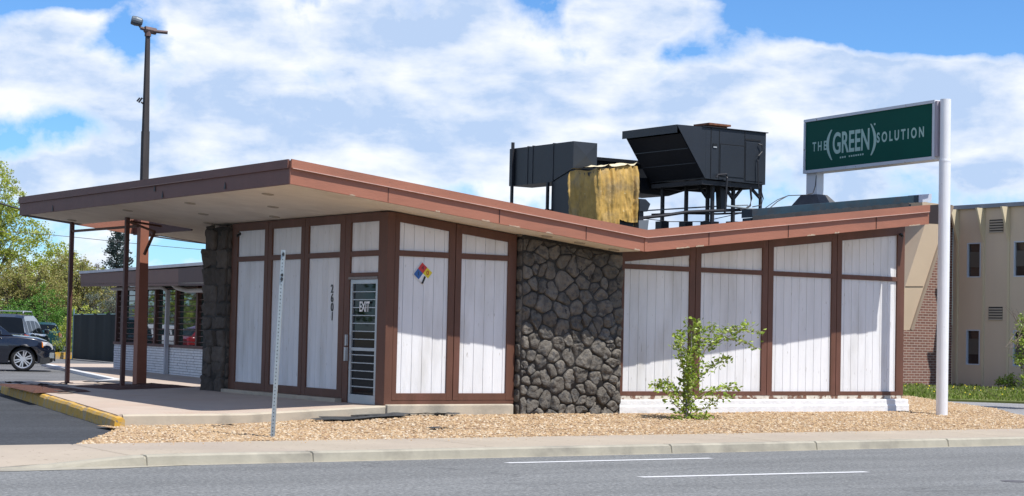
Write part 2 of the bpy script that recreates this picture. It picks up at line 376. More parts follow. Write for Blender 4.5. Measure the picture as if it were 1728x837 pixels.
# walkway in front of the office wing
wl = [(-2.67, 12.3), (-.6, 12.3), (.4, 12.3), (9, 12.3), (9, 34), (6.6, 34), (6.25, 32.9), (3.9, 23.6), (2.2, 16.6), (.2, 14.0)]
g = MB(); g.prism([(x, y, -.45) for x, y in [(-.6, 12.0), (9, 12.0), (9, 34), (6.5, 34), (6.25, 32.9), (3.9, 23.6), (2.2, 16.6), (-.9, 12.9)]], (0, 0, .33))
struct('walkway', g, SLABC)
g = MB()
for a, b, w in (((6.25, 32.9), (3.9, 23.6), .16), ((3.9, 23.6), (2.2, 16.6), .16), ((2.2, 16.6), (-.9, 12.9), .16), ((-9, 33.1), (6.3, 33.3), .12), ((-2, 25.6), (3.9, 26.2), .1), ((-9, 40), (8, 40.6), .12)):
    a = Vector((*a, -.172)); b = Vector((*b, -.172)); d = (b - a).normalized(); n = Vector((-d.y, d.x, 0)) * w
    if w > .15: g.prism([a - n * 1.2 + Vector((0, 0, -.2)), b - n * 1.2 + Vector((0, 0, -.2)), b - n * .0 + Vector((0, 0, -.2)), a - n * 0 + Vector((0, 0, -.2))], (0, 0, .28))
    else: g.add([a, b, b + n, a + n], [(0, 1, 2, 3)])
struct('parking_markings', g, WPAINT)
# gravel bed
def gravelz(x, y):
    t = min(1, max(0, (y + 4.28) / 4.2)); s = min(1, max(0, -x / 3.)); top = -.14 - .125 * s
    z = -.258 + (top + .258) * t; return z + .012 * fbm(x, y, 0, 1.1)
def gleft(y): return -6.95 + (y + 4.28) * .58 if y < -.9 else -5.0
GR = (17.3, 4.0)
def gright(y): return 12.1 + (y + 4.28) * .65 if False else 13.9 + (y + 1.57) * .651 if y > -2.5 else 13.3 - (y + 2.5) * 1.0
def gfn(t, b, L):
    tc = t.nodes.new('ShaderNodeTexCoord'); vo = t.nodes.new('ShaderNodeTexVoronoi'); vo.inputs['Scale'].default_value = 26; L(tc.outputs['Object'], vo.inputs['Vector'])
    cr = t.nodes.new('ShaderNodeValToRGB'); sc = t.nodes.new('ShaderNodeSeparateColor'); L(vo.outputs['Color'], sc.inputs[0]); L(sc.outputs[0], cr.inputs[0])
    e = cr.color_ramp.elements; e[0].color = (.22, .12, .055, 1); e[1].color = (.62, .50, .36, 1)
    for p, c in ((.3, (.40, .23, .10, 1)), (.6, (.50, .33, .17, 1)), (.8, (.38, .21, .11, 1))): x = e.new(p); x.color = c
    mr = t.nodes.new('ShaderNodeMapRange'); L(vo.outputs['Distance'], mr.inputs[0]); mr.inputs[1].default_value = .0; mr.inputs[2].default_value = .9; mr.inputs[3].default_value = 1.1; mr.inputs[4].default_value = .35
    n = t.nodes.new('ShaderNodeMix'); n.data_type = 'RGBA'; n.blend_type = 'MULTIPLY'; n.inputs[0].default_value = 1; L(cr.outputs[0], n.inputs[6])
    cc = t.nodes.new('ShaderNodeCombineColor'); [L(mr.outputs[0], cc.inputs[i]) for i in range(3)]; L(cc.outputs[0], n.inputs[7]); L(n.outputs[2], b.inputs['Base Color'])
    bn = t.nodes.new('ShaderNodeBump'); bn.inputs['Distance'].default_value = .02; bn.invert = True; L(vo.outputs['Distance'], bn.inputs['Height']); L(bn.outputs[0], b.inputs['Normal'])
GRAVM = nodemat('tan_gravel_bed', gfn)
g = MB(); rows = []
for i in range(24):
    y = -4.28 + 10.9 * i / 23
    x0 = gleft(y); x1 = gright(y) if y < 9 else 16
    if y > .2: x0 = 12.0
    rows.append([(x0 + (x1 - x0) * k / 60, y, gravelz(x0 + (x1 - x0) * k / 60, min(y, 0))) for k in range(61)])
g.grid(rows); struct('gravel_bed', g, GRAVM)
def stonefn(t, b, L):
    ge = t.nodes.new('ShaderNodeNewGeometry'); cr = t.nodes.new('ShaderNodeValToRGB'); L(ge.outputs['Random Per Island'], cr.inputs[0])
    e = cr.color_ramp.elements; e[0].color = (.26, .16, .085, 1); e[1].color = (.58, .49, .37, 1)
    for p, c in ((.12, (.40, .265, .14, 1)), (.4, (.47, .325, .18, 1)), (.65, (.42, .31, .20, 1)), (.75, (.30, .185, .11, 1)), (.85, (.53, .42, .28, 1))): x = e.new(p); x.color = c
    L(cr.outputs[0], b.inputs['Base Color'])
STM = nodemat('tan_stones', stonefn)
g = MB(); rnd = random.Random(3)
for _ in range(38000):
    y = -4.26 + 4.3 * rnd.random() ** 1.0; x = gleft(y) + (gright(y) - gleft(y)) * rnd.random()
    if y > -.2 and x < 12.3: continue
    if rnd.random() < .3: y = max(-4.33, y - .04)
    s = rnd.uniform(.011, .028); z = gravelz(x, y) + s * .25; an = rnd.random() * 6.28; ca, sa = math.cos(an), math.sin(an)
    a = s * rnd.uniform(.9, 1.5); b = s * rnd.uniform(.7, 1.1); h = s * rnd.uniform(.4, .8)
    P = []
    for (u, v, w) in ((1, .2, 0), (.2, 1, .1), (-1, .1, 0), (-.1, -1, 0), (.25, .1, 1), (-.35, -.2, .85)):
        u += rnd.uniform(-.2, .2); v += rnd.uniform(-.2, .2)
        P.append((x + (u * a) * ca - (v * b) * sa, y + (u * a) * sa + (v * b) * ca, z + w * h))
    g.add(P, [(0, 1, 4), (1, 2, 5), (1, 5, 4), (2, 3, 5), (3, 0, 4), (3, 4, 5)])
for _ in range(420):
    x = rnd.uniform(-6.5, 13); y = -4.30 - abs(rnd.gauss(0, .22)); s = rnd.uniform(.008, .02); P = []
    for (u, v, w) in ((1, .2, 0), (.2, 1, .1), (-1, .1, 0), (-.1, -1, 0), (0, 0, .8)): P.append((x + (u + rnd.uniform(-.2, .2)) * s, y + (v + rnd.uniform(-.2, .2)) * s, -.247 + w * s))
    g.add(P, [(0, 1, 4), (1, 2, 4), (2, 3, 4), (3, 0, 4)])
for _ in range(11000):
    y = rnd.uniform(0, 6.6); x = 12.2 + (gright(y) - 12.2) * rnd.random(); s = rnd.uniform(.02, .045); z = gravelz(x, 0) + s * .3
    P = []
    for (u, v, w) in ((1, .2, 0), (.2, 1, .1), (-1, .1, 0), (-.1, -1, 0), (0, 0, .7)): P.append((x + (u + rnd.uniform(-.2, .2)) * s, y + (v + rnd.uniform(-.2, .2)) * s, z + w * s))
    g.add(P, [(0, 1, 4), (1, 2, 4), (2, 3, 4), (3, 0, 4)])
o = g.build('gravel', STM); tag(o, 'tan and pale brown loose gravel spread along the pavement', 'gravel', kind='stuff')
# driveway and lawn at the right
g = MB(); g.add([(13.0, -4.3, -.262), (60, -4.3, -.262), (60, 9, -.225), (17, 9, -.225), (12, 9, -.225), (12, 4, -.225)], [(0, 1, 2, 3, 4, 5)])
struct('driveway', g, DRIVEM)
g = MB(); g.prism([(19.9, 12.3, -.45), (19.2, 7.3, -.45), (21.3, 4.2, -.45), (26, 0, -.45), (31.2, -4, -.45), (31.2, 16.2, -.45), (20.5, 16.2, -.45)], (0, 0, .27))
struct('lawn_soil', g, mat('lawn_soil', (.12, .14, .035), 1, var=.4, vscale=2))
# yellow kerb along the slab's left edge
g = MB(); rows = []
for k in range(61):
    y = -.34 + 11.3 * k / 60; xl = curbline(y) - .0 + .01 * fbm(y, 0, 2, 1.3); zt = slabz(xl, max(y, 0)) - .012 + .01 * fbm(y, 5, 1, 1.5)
    if k == 0: zt -= .02
    dz = lotz(xl, y) - .05
    if any(abs(y - j) < .1 for j in (2.3, 5.6, 8.4)): zt -= .02
    rows.append([(xl - .125, y, dz), (xl - .11, y, zt - .05), (xl - .08, y, zt - .008), (xl + .02, y, zt), (xl + .05, y, zt - .03), (xl + .05, y, dz)])
g.grid(rows); a = rows[0]; g.add([a[0], a[1], a[2], a[3], a[4], a[5]], [(0, 1, 2, 3, 4, 5)])
tag(setorigin(g.build('parking_kerb', YEL), (-5.1, -.6, -.3)), 'chipped yellow painted kerb along the edge of the entrance slab', 'kerb')
g = MB(); g.prism([(9.6, 44.2, -.2), (11.7, 44.9, -.2), (11.75, 44.7, -.2), (9.65, 44.0, -.2)], (0, 0, .28))
tag(setorigin(g.build('parking_kerb', YEL), (10.7, 44.5, -.2)), 'yellow kerb far back in the lot beside the dark green fence', 'kerb')

# ================================================================== MAIN BUILDING
B = thing('commercial_building', 'low building with brown butterfly roof, white board panels and dark stone walls', 'building', (0, 0, 0))
def board_panel(A, Bv, zl0, zl1, zt0, zt1, out, parent, seam0=.1, label=None):
    """white vertical boards between A and Bv (xy), bottom z, sloping top, with V grooves; out = outward normal"""
    A = Vector((*A, 0)); Bv = Vector((*Bv, 0)); Ln = (Bv - A).length; d = (Bv - A).normalized(); n = Vector(out)
    cuts = []; s = seam0
    while s < Ln - .03: cuts.append(s); s += .2
    prof = [(0, 0)]
    for c in cuts: prof += [(c - .0055, 0), (c - .002, -.010), (c + .002, -.010), (c + .0055, 0)]
    prof += [(Ln, 0)]
    g = MB()
    bot = [A + d * p[0] + n * p[1] + Vector((0, 0, zl0)) for p in prof]
    top = [A + d * p[0] + n * p[1] + Vector((0, 0, zt0 + (zt1 - zt0) * p[0] / Ln)) for p in prof]
    for i in range(len(prof) - 1):
        g.mi = 1 if (prof[i][1] < 0 and prof[i + 1][1] < 0) else 0
        q = [bot[i], bot[i + 1], top[i + 1], top[i]]
        g.add(q, [(0, 1, 2, 3)] if (q[1] - q[0]).cross(q[3] - q[0]).dot(n) > 0 else [(3, 2, 1, 0)])
    g.mi = 0; g.prism([A - n * .016 + Vector((0, 0, zl0)), Bv - n * .016 + Vector((0, 0, zl0)), Bv - n * .016 + Vector((0, 0, zt1)), A - n * .016 + Vector((0, 0, zt0))], -n * .02)
    return g.build('panel', [WHITE, GROOVE], parent, label=label)
def strip(g, A, Bv, z0a, z0b, z1a, z1b, out, d0, d1):
    """board with sloping edges between xy points A and Bv, from depth d0 to d1 along out"""
    n = Vector(out); a = Vector((*A, 0)); b = Vector((*Bv, 0))
    g.prism([a + n * d0 + Vector((0, 0, z0a)), b + n * d0 + Vector((0, 0, z0b)), b + n * d0 + Vector((0, 0, z1b)), a + n * d0 + Vector((0, 0, z1a))], n * (d1 - d0))
# backing walls
GY = .08
g = MB()
zz = lambda x: soffit_z(x) - .004
g.prism([(.06, .06, .0), (2.62, .06, .0), (2.62, .06, zz(2.62)), (.06, .06, zz(.06))], (0, .14, 0))
g.prism([(4.72, GY + .06, .0), (12.13, GY + .06, .0), (12.13, GY + .06, zz(12.13)), (4.72, GY + .06, zz(4.72))], (0, .14, 0))
g.prism([(.06, .203, .0), (.06, 6.0, 0), (.06, 6.0, zz(.06)), (.06, .203, zz(.06))], (.14, 0, 0))
g.prism([(12.0, .285, .0), (12.0, 6.9, .0), (12.0, 6.9, zz(12.0)), (12.0, .285, zz(12.0))], (.13, 0, 0))
g.prism([(.3, 6.9, .0), (12.13, 6.9, .0), (12.13, 6.9, zz(12.1)), (4.66, 6.9, zz(4.66)), (.3, 6.9, zz(.3))], (0, .15, 0))
g.build('wall', BROWN, B)
# ---- left face bays (plane x=0, facing -x) and door
LB = [(5.649, 4.503), (4.203, 3.05), (2.763, 1.601), (1.227, .234)]
T1, T0, PB, LT = 2.596, 2.502, .218, 3.085
OUT = (-1, 0, 0)
def bay_frame(Afn, s0, s1, i0, i1, out, tops, zs, base, extra=None):
    """timber frame of one bay. s0,s1 outer extent, i0,i1 opening; zs=[(z0,z1)] openings bottom to top; tops(s)->underside z, last opening top (a,b)"""
    g = MB(); f = .035
    strip(g, Afn(s0), Afn(i0), base, base, tops(s0), tops(i0), out, -.055, f)
    strip(g, Afn(i1), Afn(s1), base, base, tops(i1), tops(s1), out, -.055, f)
    if zs[0][0] > base: strip(g, Afn(i0), Afn(i1), base, base, zs[0][0], zs[0][0], out, -.055, f - .002)
    for k in range(len(zs) - 1): strip(g, Afn(i0), Afn(i1), zs[k][1], zs[k][1], zs[k + 1][0], zs[k + 1][0], out, -.055, f - .002)
    ta, tb = zs[-1][1] if isinstance(zs[-1][1], tuple) else (zs[-1][1],) * 2
    strip(g, Afn(i0), Afn(i1), ta, tb, tops(i0), tops(i1), out, -.055, f - .002)
    return g.build('bay_frame', BROWN, B, bevel=.004)
Lf = lambda s: (0, s)
ltop = lambda s: soffit_z(0) - .002
for k, (a, b) in enumerate(LB[:3]):
    s1 = (a + (LB[k - 1][1] if k else 5.93 * 2 - a)) / 2 if k else 5.9
    s0 = (b + LB[k + 1][0]) / 2
    base = .035 + .03 * (k == 2) + .0
    bay_frame(Lf, s0 + .006, s1 - .006, b, a, OUT, ltop, [(PB, T0), (T1, LT)], .075)
    board_panel(Lf(a), Lf(b), PB, PB, T0, T0, OUT, B); board_panel(Lf(a), Lf(b), T1, T1, LT, LT, OUT, B)
# concrete ledge under the left bays
g = MB(); g.box(-.16, .06, 1.42, 5.95, -.12, .072); g.build('ledge', CONC, B, bevel=.01)
# door bay
a, b = LB[3]
zdt = 2.11
o = bay_frame(Lf, .206, 1.408, b + .03, a, OUT, ltop, [(0., zdt + .045), (2.225, T0), (T1, LT)], .0)
board_panel(Lf(a), Lf(b + .03), T1, T1, LT, LT, OUT, B, .06); board_panel(Lf(a), Lf(b + .03), 2.225, 2.225, T0, T0, OUT, B, .06)
D = bpy.data.objects.new('door', None); S.collection.objects.link(D); D.parent = B; D.location = (0, .27, 0); D['label'] = 'glazed aluminium exit door with horizontal bars'
g = MB(); y0, y1 = .28, 1.215
xf0, xf1 = -.02, .03
g.box(xf0, xf1, y0, y0 + .07, .012, zdt); g.box(xf0, xf1, y1 - .07, y1, .012, zdt)
g.box(xf0 + .002, xf1, y0 + .07, y1 - .07, .012, .16); g.box(xf0 + .002, xf1, y0 + .07, y1 - .07, zdt - .075, zdt)
g.box(xf0 + .004, xf1, y0 + .07, y1 - .07, .90, .955)
for k in range(1, 14):
    z = .16 + (zdt - .235) * k / 14
    if abs(z - .93) > .06: g.box(xf0 + .008, xf1 - .01, y0 + .07, y1 - .07, z - .009, z + .009)
g.build('door_frame', ALU, D, bevel=.003)
g = MB(); g.box(.012, .02, y0 + .06, y1 - .06, .14, zdt - .06); g.build('glass', GLD, D)
g = MB(); g.box(-.05, .03, y0 - .02, y1 + .03, zdt + .003, zdt + .044); g.build('head_closer', mat('worn_grey_metal', (.22, .2, .19), .6, var=.3, vscale=20), D)
g = MB(); g.box(-.075, -.03, 1.232, 1.275, .98, 1.17); g.box(-.085, -.03, 1.225, 1.28, .72, .955); g.build('handle', ALU, D, bevel=.004)
text_mesh('exit_lettering', 'EXIT', WLET, D, .235, .001, frame_mat((-.017, .725, 1.64), (0, -1, 0), (0, 0, 1)), xs=.72, bold=.006)
D2 = D
# fix text and door child offsets (door empty has its own location)
# ---- front left bays (plane y=0 facing -y)
FB = [(.199, 1.18, 3.068, 2.958), (1.43, 2.39, 2.931, 2.829)]
Ff = lambda s: (s, 0)
ftop = lambda s: soffit_z(s) - .002
OF = (0, -1, 0)
for k, (a, b, ta, tb) in enumerate(FB):
    bay_frame(Ff, (.112 if k == 0 else 1.311), (1.299 if k == 0 else 2.56), a, b, OF, ftop, [(PB, T0), (T1, (ta, tb))], .1)
    board_panel(Ff(a), Ff(b), PB, PB, T0, T0, OF, B); board_panel(Ff(a), Ff(b), T1, T1, ta, tb, OF, B)
g = MB(); g.box(.10, 2.56, -.028, .05, .036, .098); g.build('sill_board', BROWN, B)
g = MB(); g.prism([(-.04, -.045, .0), (.105, -.045, .0), (.105, .2, .0), (-.04, .2, .0)], (0, 0, soffit_z(.1) - .003)); g.build('corner_post', BROWN, B, bevel=.006)
# plinths
g = MB(); g.prism([(-.02, -.13, -.4), (2.5, -.13, -.4), (2.5, .05, -.4), (-.02, .05, -.4)], (0, 0, .434)); g.build('plinth', CONC, B, bevel=.02)
g = MB(); rows = []
for k in range(75):
    x = 4.80 + 7.40 * k / 74; w = .008 * fbm(x, 2, 0, 2.2); e = .004 * fbm(x, 9, 0, 6)
    rows.append([(x, -.075 + w, -.3), (x, -.07 + w, -.03 + e), (x, -.055, .0 + e), (x, -.05, .08 + e), (x, -.035, .098 + e), (x, .10, .102 + e)])
g.grid(rows); a = rows[-1]; g.add([a[5], a[4], a[3], a[2], a[1], a[0], (a[0][0], 3, -.3), (a[0][0], 3, .1)], [(0, 1, 2, 3, 4, 5, 6, 7)])
a = rows[0]; g.add(list(a) + [(a[0][0], .1, -.3)], [(0, 1, 2, 3, 4, 5, 6)])
g.build('plinth', WPLIN, B, label='white painted concrete plinth')
g = MB(); g.box(4.86, 12.13, GY - .03, GY + .055, .104, .168)
g.build('sill_board', mat('flaking_sill', (.55, .50, .42), .9, var=.2, vscale=9, col2=(.16, .08, .05), c2scale=7, c2lo=.5, c2hi=.58), B)
# ---- front right bays
RB = [(4.992, 6.522, 2.597, 2.774), (6.793, 8.321, 2.815, 2.989), (8.599, 10.137, 3.019, 3.196), (10.405, 11.946, 3.228, 3.405)]
Rf = lambda s: (s, GY)
for k, (a, b, ta, tb) in enumerate(RB):
    s0 = 4.80 if k == 0 else (RB[k - 1][1] + a) / 2 + .006
    s1 = 12.15 if k == 3 else (b + RB[k + 1][0]) / 2 - .006
    bay_frame(Rf, s0, s1, a, b, OF, lambda s: soffit_z(s) - .002, [(.25, 2.47), (2.559, (ta, tb))], .17)
    board_panel(Rf(a), Rf(b), .25, .25, 2.47, 2.47, OF, B, .155 if k == 0 else .10); board_panel(Rf(a), Rf(b), 2.559, 2.559, ta, tb, OF, B, .155 if k == 0 else .10)
# dark cross joint camera domes
for px, py, o_, nm in ((406, 395, 'L', 0), (1519, 396, 'R', 1)):
    p = atX(px, py, -.05) if o_ == 'L' else atY(px, py, GY - .06)
    g = MB(); nrm = Vector(OUT if o_ == 'L' else OF)
    g.tube([p - nrm * .0, p + nrm * .04], .03, 10); g.tube([p + nrm * .04 + Vector((0, 0, -.01)), p + nrm * .075 + Vector((0, 0, -.045))], .024, 10, .026)
    g.build('security_camera', BLACKP, B)
# ---- stone wall: irregular lava stones
def voronoi(w, h, n, seed, jx=.8, sx=1.):
    rd = random.Random(seed); cols = int(round(math.sqrt(n * w / h))); rws = int(round(n / cols)); pts = []
    for i in range(cols):
        for j in range(rws):
            pts.append(((i + .5 + jx * (rd.random() - .5)) * w / cols + (.5 * w / cols if j % 2 else 0) * .7, (j + .5 + jx * (rd.random() - .5)) * h / rws))
    if jx > 1.5:
        pts = []; tries = 0
        while len(pts) < n and tries < 20000:
            tries += 1; p = (rd.random() * w, rd.random() * h); m_ = (.10 if rd.random() < .12 else .215) if p[1] < h * .5 else (.12 if rd.random() < .12 else .25)
            if all(math.hypot((p[0] - q[0]), (p[1] - q[1]) * .85) > m_ for q in pts): pts.append(p)
    cells = []
    for i, p in enumerate(pts):
        poly = [(0, 0), (w, 0), (w, h), (0, h)]
        for j, q in enumerate(pts):
            if i == j or (p[0] - q[0]) ** 2 + (p[1] - q[1]) ** 2 > 1.4: continue
            mx_, my_ = (p[0] + q[0]) / 2, (p[1] + q[1]) / 2; nx, ny = q[0] - p[0], q[1] - p[1]; out = []
            for k in range(len(poly)):
                a = poly[k]; b = poly[(k + 1) % len(poly)]
                da = (a[0] - mx_) * nx + (a[1] - my_) * ny; db = (b[0] - mx_) * nx + (b[1] - my_) * ny
                if da <= 0: out.append(a)
                if (da < 0 < db) or (db < 0 < da): t = da / (da - db); out.append((a[0] + (b[0] - a[0]) * t, a[1] + (b[1] - a[1]) * t))
            poly = out
            if len(poly) < 3: break
        if len(poly) >= 3: cells.append(poly)
    return cells
def stone(g, poly, to3, gap, bulge, rd):
    """rounded stone: concentric rings rising to a domed, pitted face"""
    n0 = len(poly); cx = sum(p[0] for p in poly) / n0; cy = sum(p[1] for p in poly) / n0
    area = abs(sum(poly[i][0] * poly[(i + 1) % n0][1] - poly[(i + 1) % n0][0] * poly[i][1] for i in range(n0))) / 2
    if area < .0025: return
    r = math.sqrt(area / 3.14)
    pts = []                                   # resample the outline and round its corners
    for i in range(n0):
        a = poly[i]; b = poly[(i + 1) % n0]; L = math.hypot(b[0] - a[0], b[1] - a[1]); k = max(1, int(L / .05))
        for j in range(k): pts.append((a[0] + (b[0] - a[0]) * j / k, a[1] + (b[1] - a[1]) * j / k))
    for _ in range(1): pts = [((pts[i - 1][0] + 2 * pts[i][0] + pts[(i + 1) % len(pts)][0]) / 4, (pts[i - 1][1] + 2 * pts[i][1] + pts[(i + 1) % len(pts)][1]) / 4) for i in range(len(pts))]
    m = len(pts)
    if m < 5: return
    h0 = bulge * rd.uniform(.6, 1.15) * min(1, r / .13); sd = rd.random() * 50
    tx, ty = rd.uniform(-.22, .22), rd.uniform(-.22, .22)
    rings = []
    for f, hh in ((1 - gap / r, -.02), (1 - gap / r * 1.1, h0 * .55), (.90 - gap / r * .6, h0 * .92), (.55, h0), (.25, h0 * 1.0)):
        ring = []
        for (x, y) in pts:
            x1 = cx + (x - cx) * f; y1 = cy + (y - cy) * f
            h = hh + (.042 * noise.fractal(Vector((x1 * 11, y1 * 11, sd)), 1, 2, 4) + (x1 - cx) * tx + (y1 - cy) * ty if hh > 0 else 0)
            ring.append(to3(x1, y1, h))
        rings.append(ring)
    b = len(g.v); vs = [p for r_ in rings for p in r_] + [to3(cx, cy, h0 * 1.05)]
    fs = [(i * m + j, i * m + (j + 1) % m, (i + 1) * m + (j + 1) % m, (i + 1) * m + j) for i in range(4) for j in range(m)]
    fs += [(4 * m + j, 4 * m + (j + 1) % m, 5 * m) for j in range(m)]
    g.add(vs, fs)
g = MB(); rd = random.Random(5); X0, X1 = 2.60, 4.775; H = 3.15
zl = lambda x: soffit_z(x)
for poly in voronoi(X1 - X0, H, 125, 12, 2):
    poly = [(p[0], min(p[1], zl(X0 + p[0]) + .20 - .02)) for p in poly]
    stone(g, poly, lambda u, v, h: (X0 + u, -.155 - h, v - .22), .010, .052, rd)
# left return of the stone wall (facing -x)
for j in range(13):
    z0 = -.2 + j * .26
    stone(g, [(0, 0), (.19, 0), (.19, .24), (0, .24)], lambda u, v, h: (X0 - .0 - h * .5, -.16 + u, z0 + v), .012, .06, rd)
g.mi = 1
g.prism([(X0, -.16, -.3), (X1, -.16, -.3), (X1, -.16, zl(X1) - .003), (4.66, -.16, zl(4.66) - .003), (X0, -.16, zl(X0) - .003)], (0, .36, 0))
g.build('stone_wall', [STONE, MORT], B, smooth=True, label='irregular dark grey lava stone wall')
# left stone pillar in courses
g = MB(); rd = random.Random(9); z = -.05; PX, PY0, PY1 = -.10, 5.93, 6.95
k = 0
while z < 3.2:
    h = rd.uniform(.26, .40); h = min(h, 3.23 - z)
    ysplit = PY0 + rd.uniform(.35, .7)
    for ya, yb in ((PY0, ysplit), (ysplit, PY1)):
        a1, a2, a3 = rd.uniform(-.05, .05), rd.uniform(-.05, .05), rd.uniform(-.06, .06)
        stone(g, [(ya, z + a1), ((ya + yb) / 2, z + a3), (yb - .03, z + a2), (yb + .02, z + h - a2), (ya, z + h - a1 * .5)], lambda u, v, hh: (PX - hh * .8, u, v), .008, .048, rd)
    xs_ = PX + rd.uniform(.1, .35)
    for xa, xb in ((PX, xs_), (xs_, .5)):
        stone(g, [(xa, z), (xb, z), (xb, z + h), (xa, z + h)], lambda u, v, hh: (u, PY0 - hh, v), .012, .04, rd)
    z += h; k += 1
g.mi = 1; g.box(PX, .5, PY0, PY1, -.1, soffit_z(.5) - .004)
g.build('stone_pillar', [mat('shaded_pillar_stone', (.095, .078, .064), .95, var=.25, vscale=4, bump=.03, bscale=15, island=.25), MORT], B, smooth=True, label='rough squared dark stone pillar', fixn=True)  # same lava stone, its colour darkened to carry the pillar's shade

# ---- roof
XL, XV, XR, YF, YB = -2.35, 4.66, 11.75, -.97, 11.33
TH = .372
RF = MB()
def roofz(x, y=2.): return soffit_z(x) + TH - .12 - .02 * (y + 1)
def slab(g, poly):                                 # poly in xy, slope from soffit_z
    n = len(poly); bot = [(x, y, soffit_z(x) + .012) for x, y in poly]; top = [(x, y, roofz(x, y)) for x, y in poly]
    g.mi = 0; g.add(bot + top, [tuple(range(n - 1, -1, -1))] + [(i, (i + 1) % n, (i + 1) % n + n, i + n) for i in range(n)])
    g.mi = 1; g.add(top, [tuple(range(n))] if n == 4 else [tuple(range(n))])
OXa, OXb, OYa = -1.06, .2, 8.25
iy = .03
slab(RF, [(XL + .03, YF + .03), (OXa, YF + .03), (OXa, YB - .03), (XL + .03, YB - .03)])
slab(RF, [(OXa, YF + .03), (XV, YF + .03), (XV, OYa), (OXa, OYa)])
slab(RF, [(OXb, OYa), (XV, OYa), (XV, YB - .6), (OXb, YB - .6)])
slab(RF, [(XV, YF + .03), (XR - .03, YF + .03), (XR - .03, 7.3), (XV, 7.3)])
slab(RF, [(XR - .03, .03), (13.1, .03), (13.1, 7.3), (XR - .03, 7.3)])
roof = RF.build('roof', [SOFF, mat('tar_roofing', (.05, .05, .052), .9, var=.3, vscale=2)], B, label='butterfly roof with beige stucco soffit')
def fascia(g, P, Q, out, th=.045, up=0., dn=0., band=True, jog=0):
    """fascia board with a proud upper strip; P,Q xy"""
    n = Vector(out); a = Vector((*P, 0)); b = Vector((*Q, 0)); zb = lambda v: soffit_z(v.x)
    N = max(2, int((b - a).length / .4)); lo = []; 
    pts = [a.lerp(b, i / N) for i in range(N + 1)]
    wv = [.006 * fbm(p.x * .8 + 3, p.y * .8, jog, 1.) for p in pts]
    def sect(d0, d1, z0, z1, kk=1.):
        rows = []
        for p, w in zip(pts, wv):
            zf = zb(p); q = p + n * w * kk
            rows.append([q + n * d0 + Vector((0, 0, zf + z0)), q + n * d1 + Vector((0, 0, zf + z0)), q + n * d1 + Vector((0, 0, zf + z1)), q + n * d0 + Vector((0, 0, zf + z1)), q + n * d0 + Vector((0, 0, zf + z0))])
        g.grid(rows); g.add(rows[0][:4], [(0, 1, 2, 3)]); g.add(rows[-1][:4], [(3, 2, 1, 0)])
    sect(-th, 0, 0, TH - .005)
    if band:
        sect(.001, .032, TH - .125, TH + .012, .3)
    return pts, wv
g = MB(); fascia(g, (XL - .0, YF), (XV, YF), OF); f1 = g.build('fascia', FASC, roof, fixn=True, label='salmon brown front fascia with proud upper strip')
g = MB(); fascia(g, (XV, YF), (XR, YF), OF, jog=4); g.box(XV - .03, XV + .03, YF - .012, YF - .001, soffit_z(XV) + .005, soffit_z(XV) + TH - .12); g.build('fascia', FASC, roof, fixn=True)
for xj in (-.6, 1.55, 3.35, 6.1, 8.02, 10.3):
    g = MB(); z_ = soffit_z(xj); g.box(xj, xj + .007, YF - .011, YF - .0005, z_ + .01, z_ + TH - .13); g.build('board_joint', DBROWN, roof)
rd = random.Random(21)
for xj, wj in ((1.2, .16), (1.75, .22), (2.5, .14), (4.4, .12), (5.35, .3), (5.8, .18), (8.5, .2), (9.2, .12), (11.2, .3), (-1.3, .1), (.3, .08)):
    z_ = soffit_z(xj); g = MB(); n_ = 7; up = [(xj + wj * i / n_, YF - .010, soffit_z(xj + wj * i / n_) + .004 + rd.uniform(.004, .022)) for i in range(n_ + 1)]; lo_ = [(xj + wj * i / n_, YF - .010, soffit_z(xj + wj * i / n_) - .002) for i in range(n_ + 1)]
    g.prism(lo_ + up[::-1], (0, .009, 0)); g.build('peeled_paint', mat('bare_wood', (.42, .33, .24), .9, var=.3, vscale=20), roof)
# thin pale drip edge at the bottom of the upper strip
g = MB()
for (x0, x1) in ((XL + .02, XV), (XV, XR - .02)):
    g.prism([(x0, YF - .046, soffit_z(x0) + TH - .133), (x1, YF - .046, soffit_z(x1) + TH - .133), (x1, YF - .046, soffit_z(x1) + TH - .122), (x0, YF - .046, soffit_z(x0) + TH - .122)], (0, .045, 0))
g.build('drip_edge', mat('drip_edge_paint', (.55, .36, .30), .6, var=.2, vscale=6), roof)
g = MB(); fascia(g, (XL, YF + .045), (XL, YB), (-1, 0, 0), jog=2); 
g.build('fascia', FASC2, roof, fixn=True, label='side fascia with its shade put into a darker brown')
g = MB(); g.prism([(XL - .04, 2.2, 3.74), (XL - .04, 5.3, 3.74), (XL - .04, 5.3, 3.755), (XL - .04, 2.2, 3.752)], (-.006, 0, 0)); g.build('peeled_paint', mat('peeled_edge', (.30, .20, .17), .8), roof)
for (yy, zz_) in ((9.35, 3.52), (3.9, 3.53), (4.25, 3.66), (1.35, 3.55)):
    g = MB(); g.prism([(XL - .008, yy - .03, zz_ - .02), (XL - .008, yy + .04, zz_ - .02), (XL - .008, yy + .015, zz_ + .06), (XL - .008, yy - .0, zz_ + .1), (XL - .008, yy - .02, zz_ + .03)], (-.006, 0, 0)); g.build('peeled_paint', DARK, roof)
